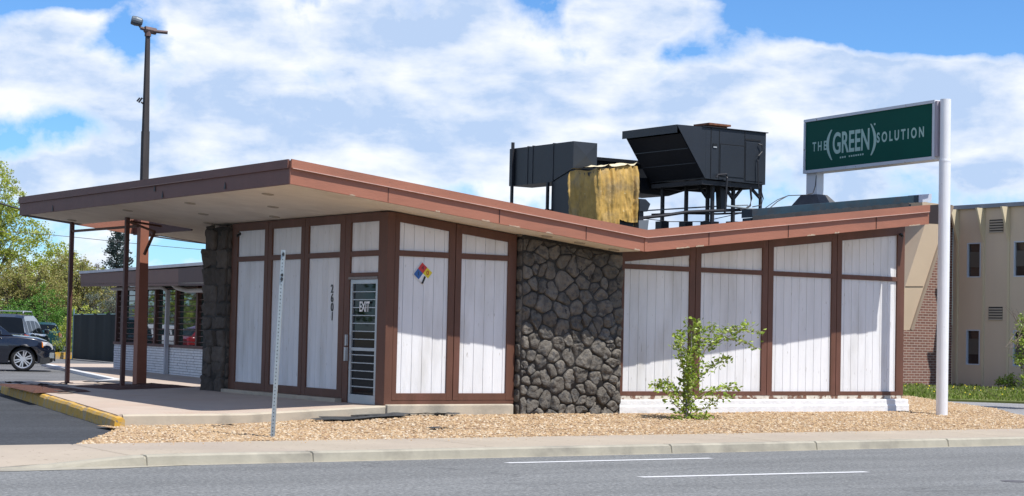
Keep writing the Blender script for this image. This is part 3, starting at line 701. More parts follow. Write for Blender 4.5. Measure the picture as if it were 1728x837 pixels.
# rear fascia: the stretch behind the roof opening shows its inner side
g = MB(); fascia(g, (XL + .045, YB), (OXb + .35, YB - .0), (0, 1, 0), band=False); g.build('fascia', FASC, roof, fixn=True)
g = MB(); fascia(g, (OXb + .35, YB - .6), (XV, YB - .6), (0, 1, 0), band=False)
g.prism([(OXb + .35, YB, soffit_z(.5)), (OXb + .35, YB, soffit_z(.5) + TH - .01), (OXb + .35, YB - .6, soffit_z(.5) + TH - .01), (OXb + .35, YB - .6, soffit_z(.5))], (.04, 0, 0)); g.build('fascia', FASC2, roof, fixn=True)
g = MB(); zs_ = soffit_z(OXb)
g.prism([(OXb, OYa, zs_ - .02), (OXb, YB - .06, zs_ - .02), (OXb, YB - .06, zs_ + TH - .03), (OXb, OYa, zs_ + TH - .03)], (-.03, 0, 0)); g.build('opening_trim', DBROWN, roof)
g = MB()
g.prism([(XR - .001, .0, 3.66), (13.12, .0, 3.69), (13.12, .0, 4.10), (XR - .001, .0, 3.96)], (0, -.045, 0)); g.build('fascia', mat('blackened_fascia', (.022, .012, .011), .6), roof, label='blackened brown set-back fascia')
# recessed soffit lights
for px, py in ((451.8, 328.4), (460.6, 350), (463, 366.5), (320.6, 343.8), (343, 362), (351, 377), (215.5, 356), (923, 399.5), (978, 410.6), (1036, 422), (121, 372)):
    d = ray(px, py); n = Vector((.1075, 0, 1)); p = CP + d * ((3.238 - n.dot(CP)) / n.dot(d))
    g = MB(); ring = []
    for rr_, dz in ((.10, 0), (.10, -.012), (.075, -.014), (.06, .0)):
        ring.append([(p.x + rr_ * math.cos(t * .3927), p.y + rr_ * math.sin(t * .3927), soffit_z(p.x + rr_ * math.cos(t * .3927)) + .011 + dz) for t in range(17)])
    g.grid(ring); g.mi = 1; g.grid([ring[-1], [(p.x, p.y, soffit_z(p.x) + .009)] * 17])
    g.build('soffit_light', [mat('light_ring', (.42, .37, .30), .6), mat('light_dark', (.10, .085, .07), .5)], roof)
# blue-green parapet beam with tar drips on the right roof slope
g = MB(); zb = lambda x: soffit_z(x) + TH
g.mi = 0
g.prism([(7.5, -.55, zb(7.5) + .06), (11.9, -.55, zb(11.9) + .075), (11.9, -.55, zb(11.9) + .215), (7.5, -.55, zb(7.5) + .215)], (0, .3, 0))
g.prism([(7.5, -.52, zb(7.5) - .2), (11.72, -.52, zb(11.72) - .2), (11.72, -.52, zb(11.72) + .05), (7.5, -.52, zb(7.5) + .05)], (0, .24, 0))
g.mi = 1; rd = random.Random(2); x = 7.5
while x < 11.6:
    w = rd.uniform(.03, .12); g.prism([(x, -.556, zb(x) + .08), (x + w, -.556, zb(x + w) + .08 + rd.uniform(-.01, .02)), (x + w, -.556, zb(x + w) + .0), (x, -.556, zb(x) - .0 - rd.random() * .02)], (0, -.01, 0)); x += w
g.build('parapet', [BLUEM, FABRIC], roof)
g = MB(); q = zb(11.9)
g.prism([(11.90, -.56, q + .07), (12.22, -.6, q + .10), (12.22, -.6, q + .26), (11.90, -.56, q + .22)], (0, .3, 0)); g.build('bracket', mat('bracket_paint', (.55, .58, .66), .5, var=.1, vscale=5), roof)
# canopy posts and braces
def zslab(x, y): return slabz(x, y)
posts = []
for (x, y) in ((-1.314, 11.004), (-1.25, 8.162)):
    g = MB(); g.bar((x, y, zslab(x, y) - .03), (x, y, soffit_z(x) + .012), .08, .08); g.prism([(x - .1, y - .1, zslab(x, y)), (x + .1, y - .1, zslab(x, y)), (x + .1, y + .1, zslab(x, y)), (x - .1, y + .1, zslab(x, y))], (0, 0, .014))
    posts.append(g.build('canopy_post', mat('post_paint', (.115, .05, .04), .55, var=.2, vscale=6), B))
g = MB(); g.bar((-1.314, 10.95, 3.20), (-1.05, 8.10, 3.22), .05, .05); g.bar((-1.25, 8.10, 3.30), (-.75, 7.95, 3.12), .045, .045); g.bar((-.75, 7.95, 3.13), (-.98, 7.9, 2.65), .045, .045)
g.bar((-1.2, 8.1, 3.31), (-.55, 8.1, 3.24), .04, .04); g.build('brace', BROWN, B)
# house number, vertical
for i, ch in enumerate('2601'):
    p = atX(561, 488 + i * 15.5, 0)
    text_mesh('house_number', ch, BLACKP, B, .205, .004, frame_mat((-.008, p.y, p.z), (0, -1, 0), (0, 0, 1)), xs=.92, bold=.002)

# hazard diamond sign
HS = thing('hazard_sign', 'diamond hazard sign in blue, red, yellow and white on the white front panel', 'sign', tuple(atY(713.5, 461, -.012)))
c0 = atY(713.5, 461.5, -.012); hw = .185
cc = {'r': (.55, .03, .03), 'b': (.02, .11, .36), 'y': (.75, .60, .02), 'w': (.8, .8, .8)}
tilt = Matrix.Rotation(R(-6), 3, 'Y')
def dp(u, v, w=0): q = tilt @ Vector((u, 0, v)); return (c0.x + q.x * .98, c0.y - .004 - w, c0.z + q.z)
g = MB(); e = .012; g.prism([dp(0, -hw - e), dp(hw + e, 0), dp(0, hw + e), dp(-hw - e, 0)], (0, .004, 0)); g.build('backing_plate', mat('sign_white', (.75, .75, .73), .5), HS)
for k, (du, dv) in {'r': (0, .5), 'b': (-.5, 0), 'y': (.5, 0), 'w': (0, -.5)}.items():
    g = MB(); a = hw * .5; x, z = du * hw, dv * hw
    g.prism([dp(x, z - a, .001), dp(x + a, z, .001), dp(x, z + a, .001), dp(x - a, z, .001)], (0, -.002, 0)); g.build('colour_field', mat('sign_' + k, cc[k], .5), HS)
text_mesh('digit', '1', BLACKP, HS, .1, .0005, frame_mat(dp(-.5 * hw, 0, .004), (1, 0, 0), (0, 0, 1)))
text_mesh('digit', '4', BLACKP, HS, .1, .0005, frame_mat(dp(0, .5 * hw, .004), (1, 0, 0), (0, 0, 1)))
text_mesh('digit', '0', mat('sign_digit_orange', (.5, .08, .01), .5), HS, .1, .0005, frame_mat(dp(.5 * hw, 0, .004), (1, 0, 0), (0, 0, 1)), bold=.004)
g = MB(); g.bar(dp(-.03, -.62 * hw - .05, .004), dp(.035, -.5 * hw + .04, .004), .02, .03); g.build('slash_mark', BLACKP, HS)

# ================================================================== ROOFTOP UNITS
# big hooded unit
YU = 2.0
U = thing('rooftop_air_unit', 'big black rooftop unit on legs with a slanted intake hood facing left', 'air unit', (7.74, YU, roofz(7.74)))
def P(px, py, y=YU): return atY(px, py, y)
A1 = Vector((7.744, YU, 5.467)); A2 = Vector((8.49, YU, 4.45)); BK = 1.78
Ctop = Vector((9.0, YU, 5.485))
g = MB()
# cabinet
zt0, zt1, zb0 = 5.47, 5.487, 4.42
g.mi = 1
g.prism([(A2.x, YU, zb0 + .03), (10.1, YU, zb0), (10.1, YU, 5.487), (8.62, YU, 5.482), (A2.x, YU, 5.478)], (0, .005, 0))
g.mi = 0
g.prism([(A2.x, YU + .006, zb0 + .03), (10.1, YU + .006, zb0), (10.1, YU + .006, 5.487), (8.62, YU + .006, 5.482), (A2.x, YU + .006, 5.478)], (0, BK, 0))
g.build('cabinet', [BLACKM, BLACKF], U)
g = MB()   # hood: open wedge; side cheeks, top, back slope interior
g.mi = 1; g.prism([A1, (A2.x - .002, YU, zb0 + .03), (A2.x - .002, YU, 5.478)], (0, .02, 0))
g.mi = 0; g.prism([A1 + Vector((0, BK - .02, 0)), (A2.x - .002, YU + BK - .02, zb0 + .03), (A2.x - .002, YU + BK - .02, 5.478)], (0, .02, 0))
g.prism([A1 + Vector((0, 0, 0)), A1 + Vector((0, 0, .012)), Vector((A2.x, YU, 5.49)), Vector((A2.x, YU, 5.478))], (0, BK, 0))
g.prism([A1 + Vector((-.012, 0, .012)), A1 + Vector((-.012, 0, -.15)), A1 + Vector((0.0, 0, -.15)), A1 + Vector((0.0, 0, .012))], (0, BK, 0))
g.prism([A1 + Vector((.10, .03, -.16)), A1 + Vector((.13, .03, -.15)), A2 + Vector((.02, .03, .03)), A2 + Vector((-.01, .03, .02))], (0, BK - .06, 0))
for k in (2, 4):
    t = k / 6; q = (A1 + Vector((.095, 0, -.16))).lerp(A2 + Vector((-.015, 0, .02)), t); g.bar(q + Vector((0, .03, 0)), q + Vector((0, BK - .03, 0)), .015, .015)
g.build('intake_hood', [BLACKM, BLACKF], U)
g = MB()
for x0, x1, z0, z1 in ((8.62, 8.635, 4.47, 5.48), (8.84, 8.852, 4.46, 5.45), (9.52, 9.535, 4.46, 5.46)): g.box(x0, x1, YU - .008, YU - .001, z0, z1)
g.box(8.85, 9.52, YU - .008, YU - .001, 5.17, 5.185); g.box(9.54, 9.95, YU - .010, YU - .001, 5.30, 5.335)
g.build('seam', mat('seam_black', (.008, .009, .011), .6), U)
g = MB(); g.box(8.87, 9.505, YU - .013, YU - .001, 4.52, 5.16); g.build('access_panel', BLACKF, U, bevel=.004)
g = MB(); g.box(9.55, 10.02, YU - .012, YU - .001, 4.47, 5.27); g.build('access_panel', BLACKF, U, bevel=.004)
g = MB(); g.box(8.67, 8.78, YU - .011, YU - .001, 5.10, 5.17); g.build('vent_slot', BLACKP, U)
g = MB(); g.box(8.68, 8.77, YU - .016, YU - .010, 5.085, 5.11); g.build('data_plate', mat('pale_plate', (.4, .42, .44), .5), U)
g = MB(); g.box(A2.x - .1, 10.14, YU - .03, YU + BK + .02, 5.489, 5.505); g.build('lid', BLACKM, U)
g = MB(); g.box(9.05, 9.52, YU + .55, YU + .95, 5.5, 5.62); g.box(8.99, 9.58, YU + .5, YU + 1.0, 5.62, 5.66); g.build('rain_cap', RUST, U)
g = MB()
def leg(g, px, y, brace=True, foot=.10, w=.085):
    q = atY(px, 340, y); x = q.x; g.bar((x, y, roofz(x)), (x, y, 4.44), w, w); zf = atY(px, 374, y).z
    g.box(x - foot, x + foot, y - foot, y + foot, roofz(x), max(zf, roofz(x) + .08) - .0)
    if brace: g.bar((x, y, 4.1), (x - .32, y, 4.43), .05, .05); g.bar((x, y, 4.1), (x + .32, y, 4.43), .05, .05)
g1 = MB(); g1.box(8.45, 10.05, YU + .05, YU + .15, 4.33, 4.418); g1.box(8.45, 10.05, YU + BK - .2, YU + BK - .1, 4.33, 4.418)
for xx in (8.5, 9.2, 9.95): g1.box(xx - .05, xx + .05, YU + .15, YU + BK - .2, 4.335, 4.415)
g1.build('base_frame', DARK, U)
for px, y, br in ((1118, 3.5, 0), (1158, 3.0, 0), (1194, 2.6, 1), (1202, 2.2, 0), (1237, 2.3, 1), (1283, 2.2, 0)):
    g = MB(); leg(g, px, y, br, foot=.10 if px < 1280 else .05, w=.062 if px < 1280 else .05)
    if px == 1283: x = atY(1283, 330, y).x; g.bar((x, y, 4.15), (x - .35, y, 4.42), .05, .05)
    g.build('leg', DARK, U)
g = MB(); x = P(1238, 340).x; g.prism([(x - .11, YU + .3, 4.40), (x + .11, YU + .3, 4.40), (x + .07, YU + .3, 3.86), (x - .07, YU + .3, 3.86)], (0, .15, 0)); g.build('drop_duct', DARK, U)
def pt(px, py, y): return tuple(atY(px, py, y))
g = MB(); g.tube([pt(1209, 300, 1.93), pt(1211, 295, 1.93), pt(1226, 294, 1.93), pt(1227, 300, 1.93), pt(1225, 330, 1.93), pt(1223, 360, 1.93)], .022, 8)
g.tube([pt(1280, 243, 1.96), pt(1286, 245, 1.93), pt(1286, 256, 1.93), pt(1280, 263, 1.93), pt(1279, 272, 1.93), pt(1280, 312, 1.93), pt(1281, 330, 1.93)], .014, 6)
g.tube([pt(1266, 316, 1.9), pt(1268, 335, 1.9), pt(1266, 347, 1.9), pt(1258, 352, 1.9), pt(1248, 354, 1.9)], .022, 8)
g.tube([pt(1283, 316, 1.9), pt(1288, 335, 1.9), pt(1285, 346, 1.9), pt(1270, 349, 1.9)], .012, 6)
g.build('conduit', DARK, U)
# pipes running over the roof valley
def roof_pipe(pts, y, r, m, label):
    g = MB(); ps = [atY(px, py, y) for px, py in pts]; g.tube(ps, r, 8); zmin = min(ps, key=lambda q: q.z)
    o = g.build('roof_pipe', m); setorigin(o, tuple(ps[0])); return tag(o, label, 'pipe')
roof_pipe([(1060, 370), (1118, 364), (1157, 358), (1200, 356), (1250, 354)], 1.95, .032, DARK, 'thick black pipe running low behind the black unit legs')
roof_pipe([(1100, 362), (1150, 360), (1210, 361), (1262, 359)], 2.9, .02, DARK, 'thin black pipe at the lowest level under the rooftop unit')
roof_pipe([(1080, 356), (1160, 351), (1230, 347), (1262, 346)], 3.2, .014, GALV, 'thin grey gas pipe, the highest one under the rooftop unit')
roof_pipe([(1226, 347), (1262, 352), (1308, 357)], 1.9, .022, GALV, 'short pale conduit sloping from the unit to the blue parapet')
roof_pipe([(1020, 366), (1080, 368), (1130, 374), (1185, 374), (1240, 362), (1290, 352), (1300, 345), (1312, 337), (1330, 330)], 2.4, .008, DARK, 'thin slack black cable trailing behind the rooftop unit legs')
# duct unit at the left of the tarp
YD = 2.6
DU = thing('rooftop_duct', 'long black rooftop duct box with a cross-creased end beside the yellow tarp', 'duct', (5.64, YD, roofz(5.6)))
e0 = atY(968, 238, YD); e1 = atY(1008, 239, YD); e2 = atY(968, 284, YD); ln = atX(860, 264, e0.x).y - YD
g = MB(); g.mi = 1; x0, x1, z1, z0 = e0.x, e1.x, e0.z, e2.z
cx, cz = (x0 + x1) / 2, (z0 + z1) / 2
g.add([(x0, YD, z0), (x1, YD, z0), (x1, YD, z1), (x0, YD, z1), (cx, YD - .03, cz)], [(0, 1, 4), (1, 2, 4), (2, 3, 4), (3, 0, 4)])
zlo = atX(860, 314, x0).z
g.mi = 0; g.prism([(x0, YD + .001, z0 - .0), (x0, YD + .001, z1), (x0, YD + ln, z1), (x0, YD + ln, zlo), (x0, YD + .75, zlo)], (x1 - x0, 0, 0))
g.build('duct_body', [BLACKM, BLACKF], DU)
g = MB(); g.box(x0 + .02, x1 - .02, YD + .02, YD + .74, roofz(x0), z0 + .0); g.build('drop_section', BLACKM, DU)
g = MB()
for f in (.30, .62, .70): g = MB(); g.box(x0 - .01, x1 + .01, YD + ln * f, YD + ln * f + .02, zlo + .01, z1 + .012); g.build('flange', mat('flange_dark', (.035, .037, .042), .5), DU)
for f, zt in ((.93, 5.15), (.36, zlo)):
    g = MB(); g.bar((x0 - .03, YD + ln * f, roofz(x0) - .1), (x0 - .03, YD + ln * f, zt), .05, .05); g.build('support_post', DARK, DU)
g = MB(); q = atX(925, 362, x0 + .0); g.prism([(x0, q.y - .12, q.z - .1), (x0, q.y + .16, q.z - .02), (x0, q.y + .12, q.z + .12), (x0, q.y - .12, q.z + .1)], (.2, 0, 0)); g.build('exhaust_elbow', BLACKM, DU)
# link duct behind
g = MB(); a = atY(1009, 271, 4.4); b = atY(1080, 272, 4.4); c = atY(1009, 284, 4.4)
g.prism([(a.x - .2, 4.4, c.z - .25), (b.x + .8, 4.4, c.z - .25), (b.x + .8, 4.4, b.z), (a.x - .2, 4.4, a.z)], (0, 1.0, 0)); g.box(a.x - .25, b.x + .85, 4.35, 5.45, a.z + .0, a.z + .07)
tag(setorigin(g.build('link_duct', BLACKM), (a.x, 4.9, c.z - .25)), 'flat-lidded black duct joining the two rooftop units behind the tarp', 'duct')
g = MB(); pa = [atY(px, py, 3.9) for px, py in ((1073, 300), (1150, 300), (1178, 310), (1170, 318), (1128, 331), (1080, 326))]
g.prism(pa, (0, .9, 0)); tag(setorigin(g.build('curved_duct', BLACKM), (pa[0].x, 4.3, pa[4].z)), 'dark curved duct bottom hanging beneath the slanted hood', 'duct')
# tarp-covered unit
YT = 1.6
t0, t1, t2, t3 = atY(1010, 284, YT), atY(1075.5, 279, YT), atY(1077, 380, YT), atY(1010, 370, YT)
dep = .92
TU = thing('covered_unit', 'boxy rooftop unit wrapped in a mottled yellow tarp', 'air unit', (t0.x, YT, roofz(t0.x)))
g = MB(); g.box(t0.x + .04, t1.x - .04, YT + .05, YT + dep - .05, roofz(t0.x) - .1, t0.z - .05); g.build('casing', BLACKM, TU)
g = MB(); wdt = t1.x - t0.x; per = [(0, dep), (0, 0), (wdt, 0), (wdt, dep)]
NU = 170; NV = 50; rows = []
tot = dep + wdt + dep
for j in range(NV + 1):
    v = j / NV; row = []
    for i in range(NU + 1):
        s = tot * i / NU
        if s < dep: bx, by, nx, ny = 0, dep - s, -1, 0
        elif s < dep + wdt: bx, by, nx, ny = s - dep, 0, 0, -1
        else: bx, by, nx, ny = wdt, s - dep - wdt, 1, 0
        ztop = t0.z + (t1.z - t0.z) * min(1, max(0, bx / wdt)) + .02 * math.sin(s * 9)
        zbot = (t3.z + (t2.z - t3.z) * bx / wdt) - .02 + .04 * math.sin(s * 6 + 1) + (.09 if bx > wdt * .55 and by < .1 else -.12)
        # gathered folds running from the top corner down
        u_ = (s - dep) / wdt; cxf = .82 + (u_ - .82) * (1.25 - .25 * v) if 0 < u_ < 1 else u_; rid = abs(fbm(cxf * 5.5 + v * 1.1 * (u_ - .82), v * .55, 4, 1.)); rid2 = 1 - min(1, abs(fbm(cxf * 9 - v * .8, v * 1.2, 9, 1.)) * 5)
        fold = .10 * rid + .022 * rid2 * (.3 + v) + .012 * fbm(s, v, 0, 3.) - .03
        pinch = .05 * math.sin(min(1, v * 3) * 1.57) - .05
        cr = .06 if (abs(s - dep) < .04) else 0
        row.append((t0.x + bx + nx * (fold + pinch + .02) - cr * (1 if nx == 0 else 0) * 0, YT + by + ny * (fold + pinch + .02), ztop + (zbot - ztop) * v))
    rows.append(row)
g.grid(rows)
g.mi = 1
top = []
for j in range(9):
    v = j / 8; top.append([(t0.x + wdt * i / 12, YT + dep * v, (t0.z + (t1.z - t0.z) * i / 12) + .03 + .05 * fbm(i * .4, v * 2, 3, 1.3) + .02 * math.sin(v * 3.1)) for i in range(13)])
g.grid(top)
tb = g.build('tarp', [TARP, TARPW], TU, smooth=True)
# small exhaust hood
g = MB(); YE = 1.7
p0 = [atY(px, py, YE) for px, py in ((1079, 335), (1090, 336), (1098, 344), (1093, 357), (1079, 357))]; g.prism(p0, (0, .35, 0))
g2 = MB(); q0 = [atY(px, py, YE + .05) for px, py in ((1078, 357), (1086, 357), (1086, 400), (1078, 400))]; g2.prism(q0, (0, .2, 0))
EH = thing('exhaust_hood', 'small black box exhaust hood on a grey stand right of the tarp', 'vent', (q0[3].x, YE, q0[3].z))
g.build('hood', BLACKF, EH, bevel=.01); g2.build('pipe', DARK, EH)
g = MB(); q0 = [atY(px, py, YE - .1) for px, py in ((1078, 372), (1095, 371), (1093, 388), (1097, 400), (1078, 400))]; g.prism(q0, (0, .3, 0)); g.build('stand', mat('grey_box', (.16, .18, .20), .5), EH)

# ================================================================== SHOP SIGN ON POLES
SG = thing('pole_sign', 'green and white box sign reading THE (GREEN) SOLUTION above the roof', 'sign', (12.04, -1.1, -.22))
SX = 11.95; ya, yb, zt_, zb_ = -.93, 2.83, 6.06, 4.86
z_tl, z_tr, z_bl, z_br = 5.985, 6.075, 4.82, 4.885      # slight tilt as hung
def sg(y, f):      # f: 0 bottom, 1 top
    t = (yb - y) / (yb - ya); return (z_bl + (z_br - z_bl) * t) * (1 - f) + (z_tl + (z_tr - z_tl) * t) * f
g = MB()
g.prism([(SX + .01, ya, sg(ya, 0)), (SX + .01, yb, sg(yb, 0)), (SX + .01, yb, sg(yb, 1)), (SX + .01, ya, sg(ya, 1))], (.30, 0, 0)); g.build('cabinet', WMET, SG, bevel=.006)
g = MB(); fr = .055
for (a, b, f0, f1) in ((ya, yb, 0, fr), (ya, yb, 1 - fr * .9, 1)):
    g.prism([(SX + .008, a, sg(a, f0)), (SX + .008, b, sg(b, f0)), (SX + .008, b, sg(b, f1)), (SX + .008, a, sg(a, f1))], (-.04, 0, 0))
for (a, b) in ((ya, ya + .06), (yb - .05, yb)):
    g.prism([(SX + .008, a, sg(a, fr) + .001), (SX + .008, b, sg(b, fr) + .001), (SX + .008, b, sg(b, 1 - fr) - .001), (SX + .008, a, sg(a, 1 - fr) - .001)], (-.038, 0, 0))
g.build('sign_frame', mat('sign_frame_white', (.62, .64, .68), .5, var=.08, vscale=5, speck=.3, speckscale=12, speckcol=(.35, .28, .22)), SG)
g = MB(); g.prism([(SX + .006, ya + .05, sg(ya, fr * .6)), (SX + .006, yb - .04, sg(yb, fr * .6)), (SX + .006, yb - .04, sg(yb, 1 - fr * .5)), (SX + .006, ya + .05, sg(ya, 1 - fr * .5))], (-.012, 0, 0)); g.build('sign_face', GREEN, SG)
sl_ = (z_tr + z_br - z_tl - z_bl) / 2 / (yb - ya)
ydir = Vector((0, -1, sl_)).normalized()
def stext(nm, s, px0, px1, pyc, hpx, bold, dz=0):
    a = atX(px0, pyc[0], SX - .007); b = atX(px1, pyc[1], SX - .007); c = (a + b) / 2; L = (b - a).length
    mid = ((px0 + px1) / 2, (pyc[0] + pyc[1]) / 2); h = (atX(mid[0], mid[1] - hpx / 2, SX) - atX(mid[0], mid[1] + hpx / 2, SX)).length
    cu = bpy.data.curves.new('t', 'FONT'); cu.body = s; cu.size = 1; oo = bpy.data.objects.new('t', cu); S.collection.objects.link(oo); bpy.context.view_layer.update()
    w, hh = oo.dimensions.x, oo.dimensions.y; bpy.data.objects.remove(oo)
    size = h / .70 if s[0] not in '()' else h / max(hh, .1)
    return text_mesh(nm, s, LETT, SG, size, .002, frame_mat(c, ydir, (0, ydir.z * 0, 1)), xs=L / (w * size), bold=bold)
tm = stext('lettering', 'T H E', 1371.5, 1394.5, (248.5, 246.5), 15, .006)
tm = stext('lettering', 'GREEN', 1406, 1467, (244, 236.5), 35, .012)
tm = stext('lettering', 'S O L U T I O N', 1480, 1559, (233, 223.5), 16.5, .008)
def paren(pxc, pyt, pyb, sgn, wpx):
    pts_o = []; pts_i = []
    for k in range(13):
        t = k / 12; py = pyt + (pyb - pyt) * t; bow = (1 - (2 * t - 1) ** 2)
        th_ = 2.2 + 2.4 * bow
        pxo = pxc + sgn * (-wpx * .5 + wpx * bow); pts_o.append(atX(pxo + sgn * th_ * .5, py, SX - .0085)); pts_i.append(atX(pxo - sgn * th_ * .5, py, SX - .0085))
    g = MB(); rows = [pts_o, pts_i]; g.grid(rows); g.grid([[q + Vector((-.002, 0, 0)) for q in r_] for r_ in rows]); g.build('lettering', LETT, SG)
paren(1400.0, 219, 270, -1, 7); paren(1473.2, 209, 262, 1, 7)
g = MB()
for k in range(11):
    if k == 3: continue
    px = 1418.5 + k * 3.75; py = 265.8 - k * .55; a = atX(px - 1.1, py - 1.3, SX - .008); b = atX(px + 1.1, py + 1.3, SX - .008)
    g.box(SX - .010, SX - .007, min(a.y, b.y), max(a.y, b.y), min(a.z, b.z), max(a.z, b.z))
a = atX(1476.6, 209.5, SX); g.box(SX - .010, SX - .007, a.y - .02, a.y + .02, a.z - .02, a.z + .02)
g.build('lettering', LETT, SG)
g = MB(); g.tube([(12.04, -1.1, -.3), (12.05, -1.1, 4.86)], .115, 24); g.tube([(12.05, -1.1, 4.861), (12.05, -1.1, 6.08)], .106, 24); g.tube([(12.05, -1.1, 4.83), (12.05, -1.1, 4.87)], .118, 24)
po = g.build('sign_post', WMET, SG, smooth=False)
g = MB(); g.box(11.93, 12.26, -1.0 + .01, -.935, 4.95, 6.05); g.build('side_flange', mat('flange_mauve', (.40, .36, .40), .6), SG)
g = MB(); xx = SX + .05; zr = soffit_z(12) + TH + .1
g.prism([(xx, 2.48, 4.2), (xx, 2.81, 4.2), (xx, 2.81, 4.82), (xx, 2.48, 4.85)], (.2, 0, 0)); g.build('sign_post', WMET, SG, label='short white rear post standing on the roof', bevel=.005)
g = MB(); zc = soffit_z(12) + TH - .05
g.add([(11.75, 2.0, zc), (12.5, 2.0, zc), (12.5, 3.25, zc), (11.75, 3.25, zc), (11.93, 2.42, 4.36), (12.25, 2.42, 4.36), (12.25, 2.9, 4.36), (11.93, 2.9, 4.36)], [(0, 1, 5, 4), (1, 2, 6, 5), (2, 3, 7, 6), (3, 0, 4, 7), (4, 5, 6, 7)])
g.build('roof_pedestal', mat('tarred_pedestal', (.09, .09, .095), .8, var=.3, vscale=5), SG)
g = MB(); g.tube([pt(1377.5, 296, 2.2), pt(1376, 313, 2.2), pt(1372, 326, 2.2), pt(1360, 329, 2.2), pt(1330, 330, 2.2), pt(1312, 340, 2.2), pt(1298, 352, 2.2)], .01, 6); g.build('cable', DARK, SG)

# ================================================================== METAL POST IN THE GRAVEL
p0 = atZ(460, 738, -.26); top_ = atY(478.5, 422, p0.y)
MP = thing('metal_post', 'bare perforated galvanised post leaning in the gravel by the pavement', 'post', tuple(p0))
g = MB(); ax = (top_ - p0); t = ax.normalized(); u = Vector((.80, -.60, 0)); u = (u - t * u.dot(t)).normalized(); v = t.cross(u).normalized()
w = .027
L_ = ax.length
def bx(c0_, c1_, us, vs, mi=0):
    g.mi = mi; q = [p0 + t * c0_ + u * a + v * b for a, b in ((us[0], vs[0]), (us[1], vs[0]), (us[1], vs[1]), (us[0], vs[1]))]; g.prism(q, t * (c1_ - c0_))
bx(-.15, L_, (-w, w), (-w, w), 0)
k = .03
while k < L_ - .03:
    for (us, vs) in (((-.007, .007), (-w - .0015, -w + .001)), ((-.007, .007), (w - .001, w + .0015)), ((-w - .0015, -w + .001), (-.007, .007))): bx(k, k + .014, us, vs, 1)
    k += .0508
g.build('square_tube', [GALV, mat('punched_hole', (.05, .06, .06), .8)], MP)
for k in (.07, .36, .42):
    g = MB(); bx(L_ - k, L_ - k + .02, (-.012, .012), (-w - .02, -w), 0); bx(L_ - k - .01, L_ - k + .03, (-.004, .02), (-w - .006, -w), 0); g.build('bolt', DARK, MP)

# ================================================================== LIGHT POLE THROUGH THE ROOF
lp = Vector((-.62, 8.75, -.05))
LPB = thing('light_pole', 'tall tapered light pole rising through the canopy opening with a floodlight on top', 'light pole', tuple(lp))
def onpole(px, py):
    d = ray(px, py); t = ((lp.x - CP.x) * d.x + (lp.y - CP.y) * d.y) / (d.x ** 2 + d.y ** 2); return CP + d * t
lean = onpole(249.5, 56); base = onpole(235, 655)
def axis(z): f = (z - base.z) / (lean.z - base.z); return base.lerp(lean, f)
g = MB()
def sq(g, z0, z1, w0, w1, rot=.0):
    a, b = axis(z0), axis(z1); ring = []
    for c_, w_ in ((a, w0), (b, w1)): ring.append([c_ + Vector((dx * w_, dy * w_, 0)) for dx, dy in ((-.5, -.5), (.5, -.5), (.5, .5), (-.5, .5))])
    g.add(ring[0] + ring[1], [(0, 1, 5, 4), (1, 2, 6, 5), (2, 3, 7, 6), (3, 0, 4, 7), (4, 5, 6, 7), (3, 2, 1, 0)])
sq(g, -.2, 3.5, .215, .175); g.build('pole_base', mat('pole_brown', (.30, .115, .07), .6, var=.1, vscale=4), LPB, label='lower pole length painted reddish brown')
g = MB(); sq(g, 3.5, 5.2, .14, .13); sq(g, 5.2, 7.15, .115, .075); g.build('pole', WOODP, LPB)
tp = axis(7.15)
g = MB(); g.tube([tp, tp + Vector((0, 0, .12))], .07, 8); 
cA = onpole(237, 47); cB = onpole(283, 55); cM = onpole(252, 52)
g.tube([cA, cM, cB], .035, 8); g.tube([cM + Vector((-.1, 0, .02)), cM + Vector((.14, 0, .0))], .07, 8); g.build('crossarm', mat('rusty_arm', (.14, .09, .08), .7, var=.3, vscale=9), LPB)
fl = onpole(231, 36)
FLD = MB(); FLD.tube([cA, cA + (fl - cA) * .7], .02, 6)
ax2 = (onpole(222, 33) - onpole(240, 38)).normalized(); rr_ = []
for dd, r_ in ((-.12, .05), (-.09, .085), (0.02, .10), (.10, .09), (.115, .075)): rr_.append((fl + ax2 * dd, r_))
prev = None; n_ = 14; rings = []
a_ = ax2.cross(Vector((0, 0, 1))).normalized(); b_ = a_.cross(ax2)
for c_, r_ in rr_: rings.append([c_ + a_ * r_ * math.cos(6.2832 * k / n_) + b_ * r_ * math.sin(6.2832 * k / n_) for k in range(n_ + 1)])
FLD.grid(rings); FLD.add(rings[-1][:n_], [tuple(range(n_))]); FLD.add(rings[0][:n_], [tuple(range(n_))])
FLD.build('floodlight', mat('floodlight_grey', (.12, .14, .16), .4, metal=.4), LPB)
g = MB(); c_ = axis(5.72); g.tube([c_, onpole(238, 172)], .02, 6); g.tube([onpole(236, 165), onpole(231, 171)], .018, 6); g.tube([onpole(240, 165), onpole(234, 173)], .02, 6); g.build('bracket', DARK, LPB)

# mulch planters
def mulch(name, pts, label, z=.02):
    g = MB(); cx = sum(p[0] for p in pts) / len(pts); cy = sum(p[1] for p in pts) / len(pts); rings = []
    P_ = []
    for i in range(len(pts)):
        a = pts[i]; b = pts[(i + 1) % len(pts)]
        for k in range(8): P_.append((a[0] + (b[0] - a[0]) * k / 8, a[1] + (b[1] - a[1]) * k / 8))
    P_.append(P_[0])
    for f, h in ((1, 0), (.9, .02), (.6, .045), (.3, .05), (.01, .055)): rings.append([(cx + (x - cx) * f, cy + (y - cy) * f, slabz(x, y) + z * .3 + h + .02 * fbm(x, y, f, 5) * (f < 1)) for x, y in P_])
    g.grid(rings); o = g.build(name, MULCH); tag(o, label, 'mulch', kind='stuff'); return o
mulch('mulch', [(-1.7, 7.3), (.35, 8.2), (.1, 9.4), (-1.9, 9.1)], 'dark red mulch around the foot of the light pole')
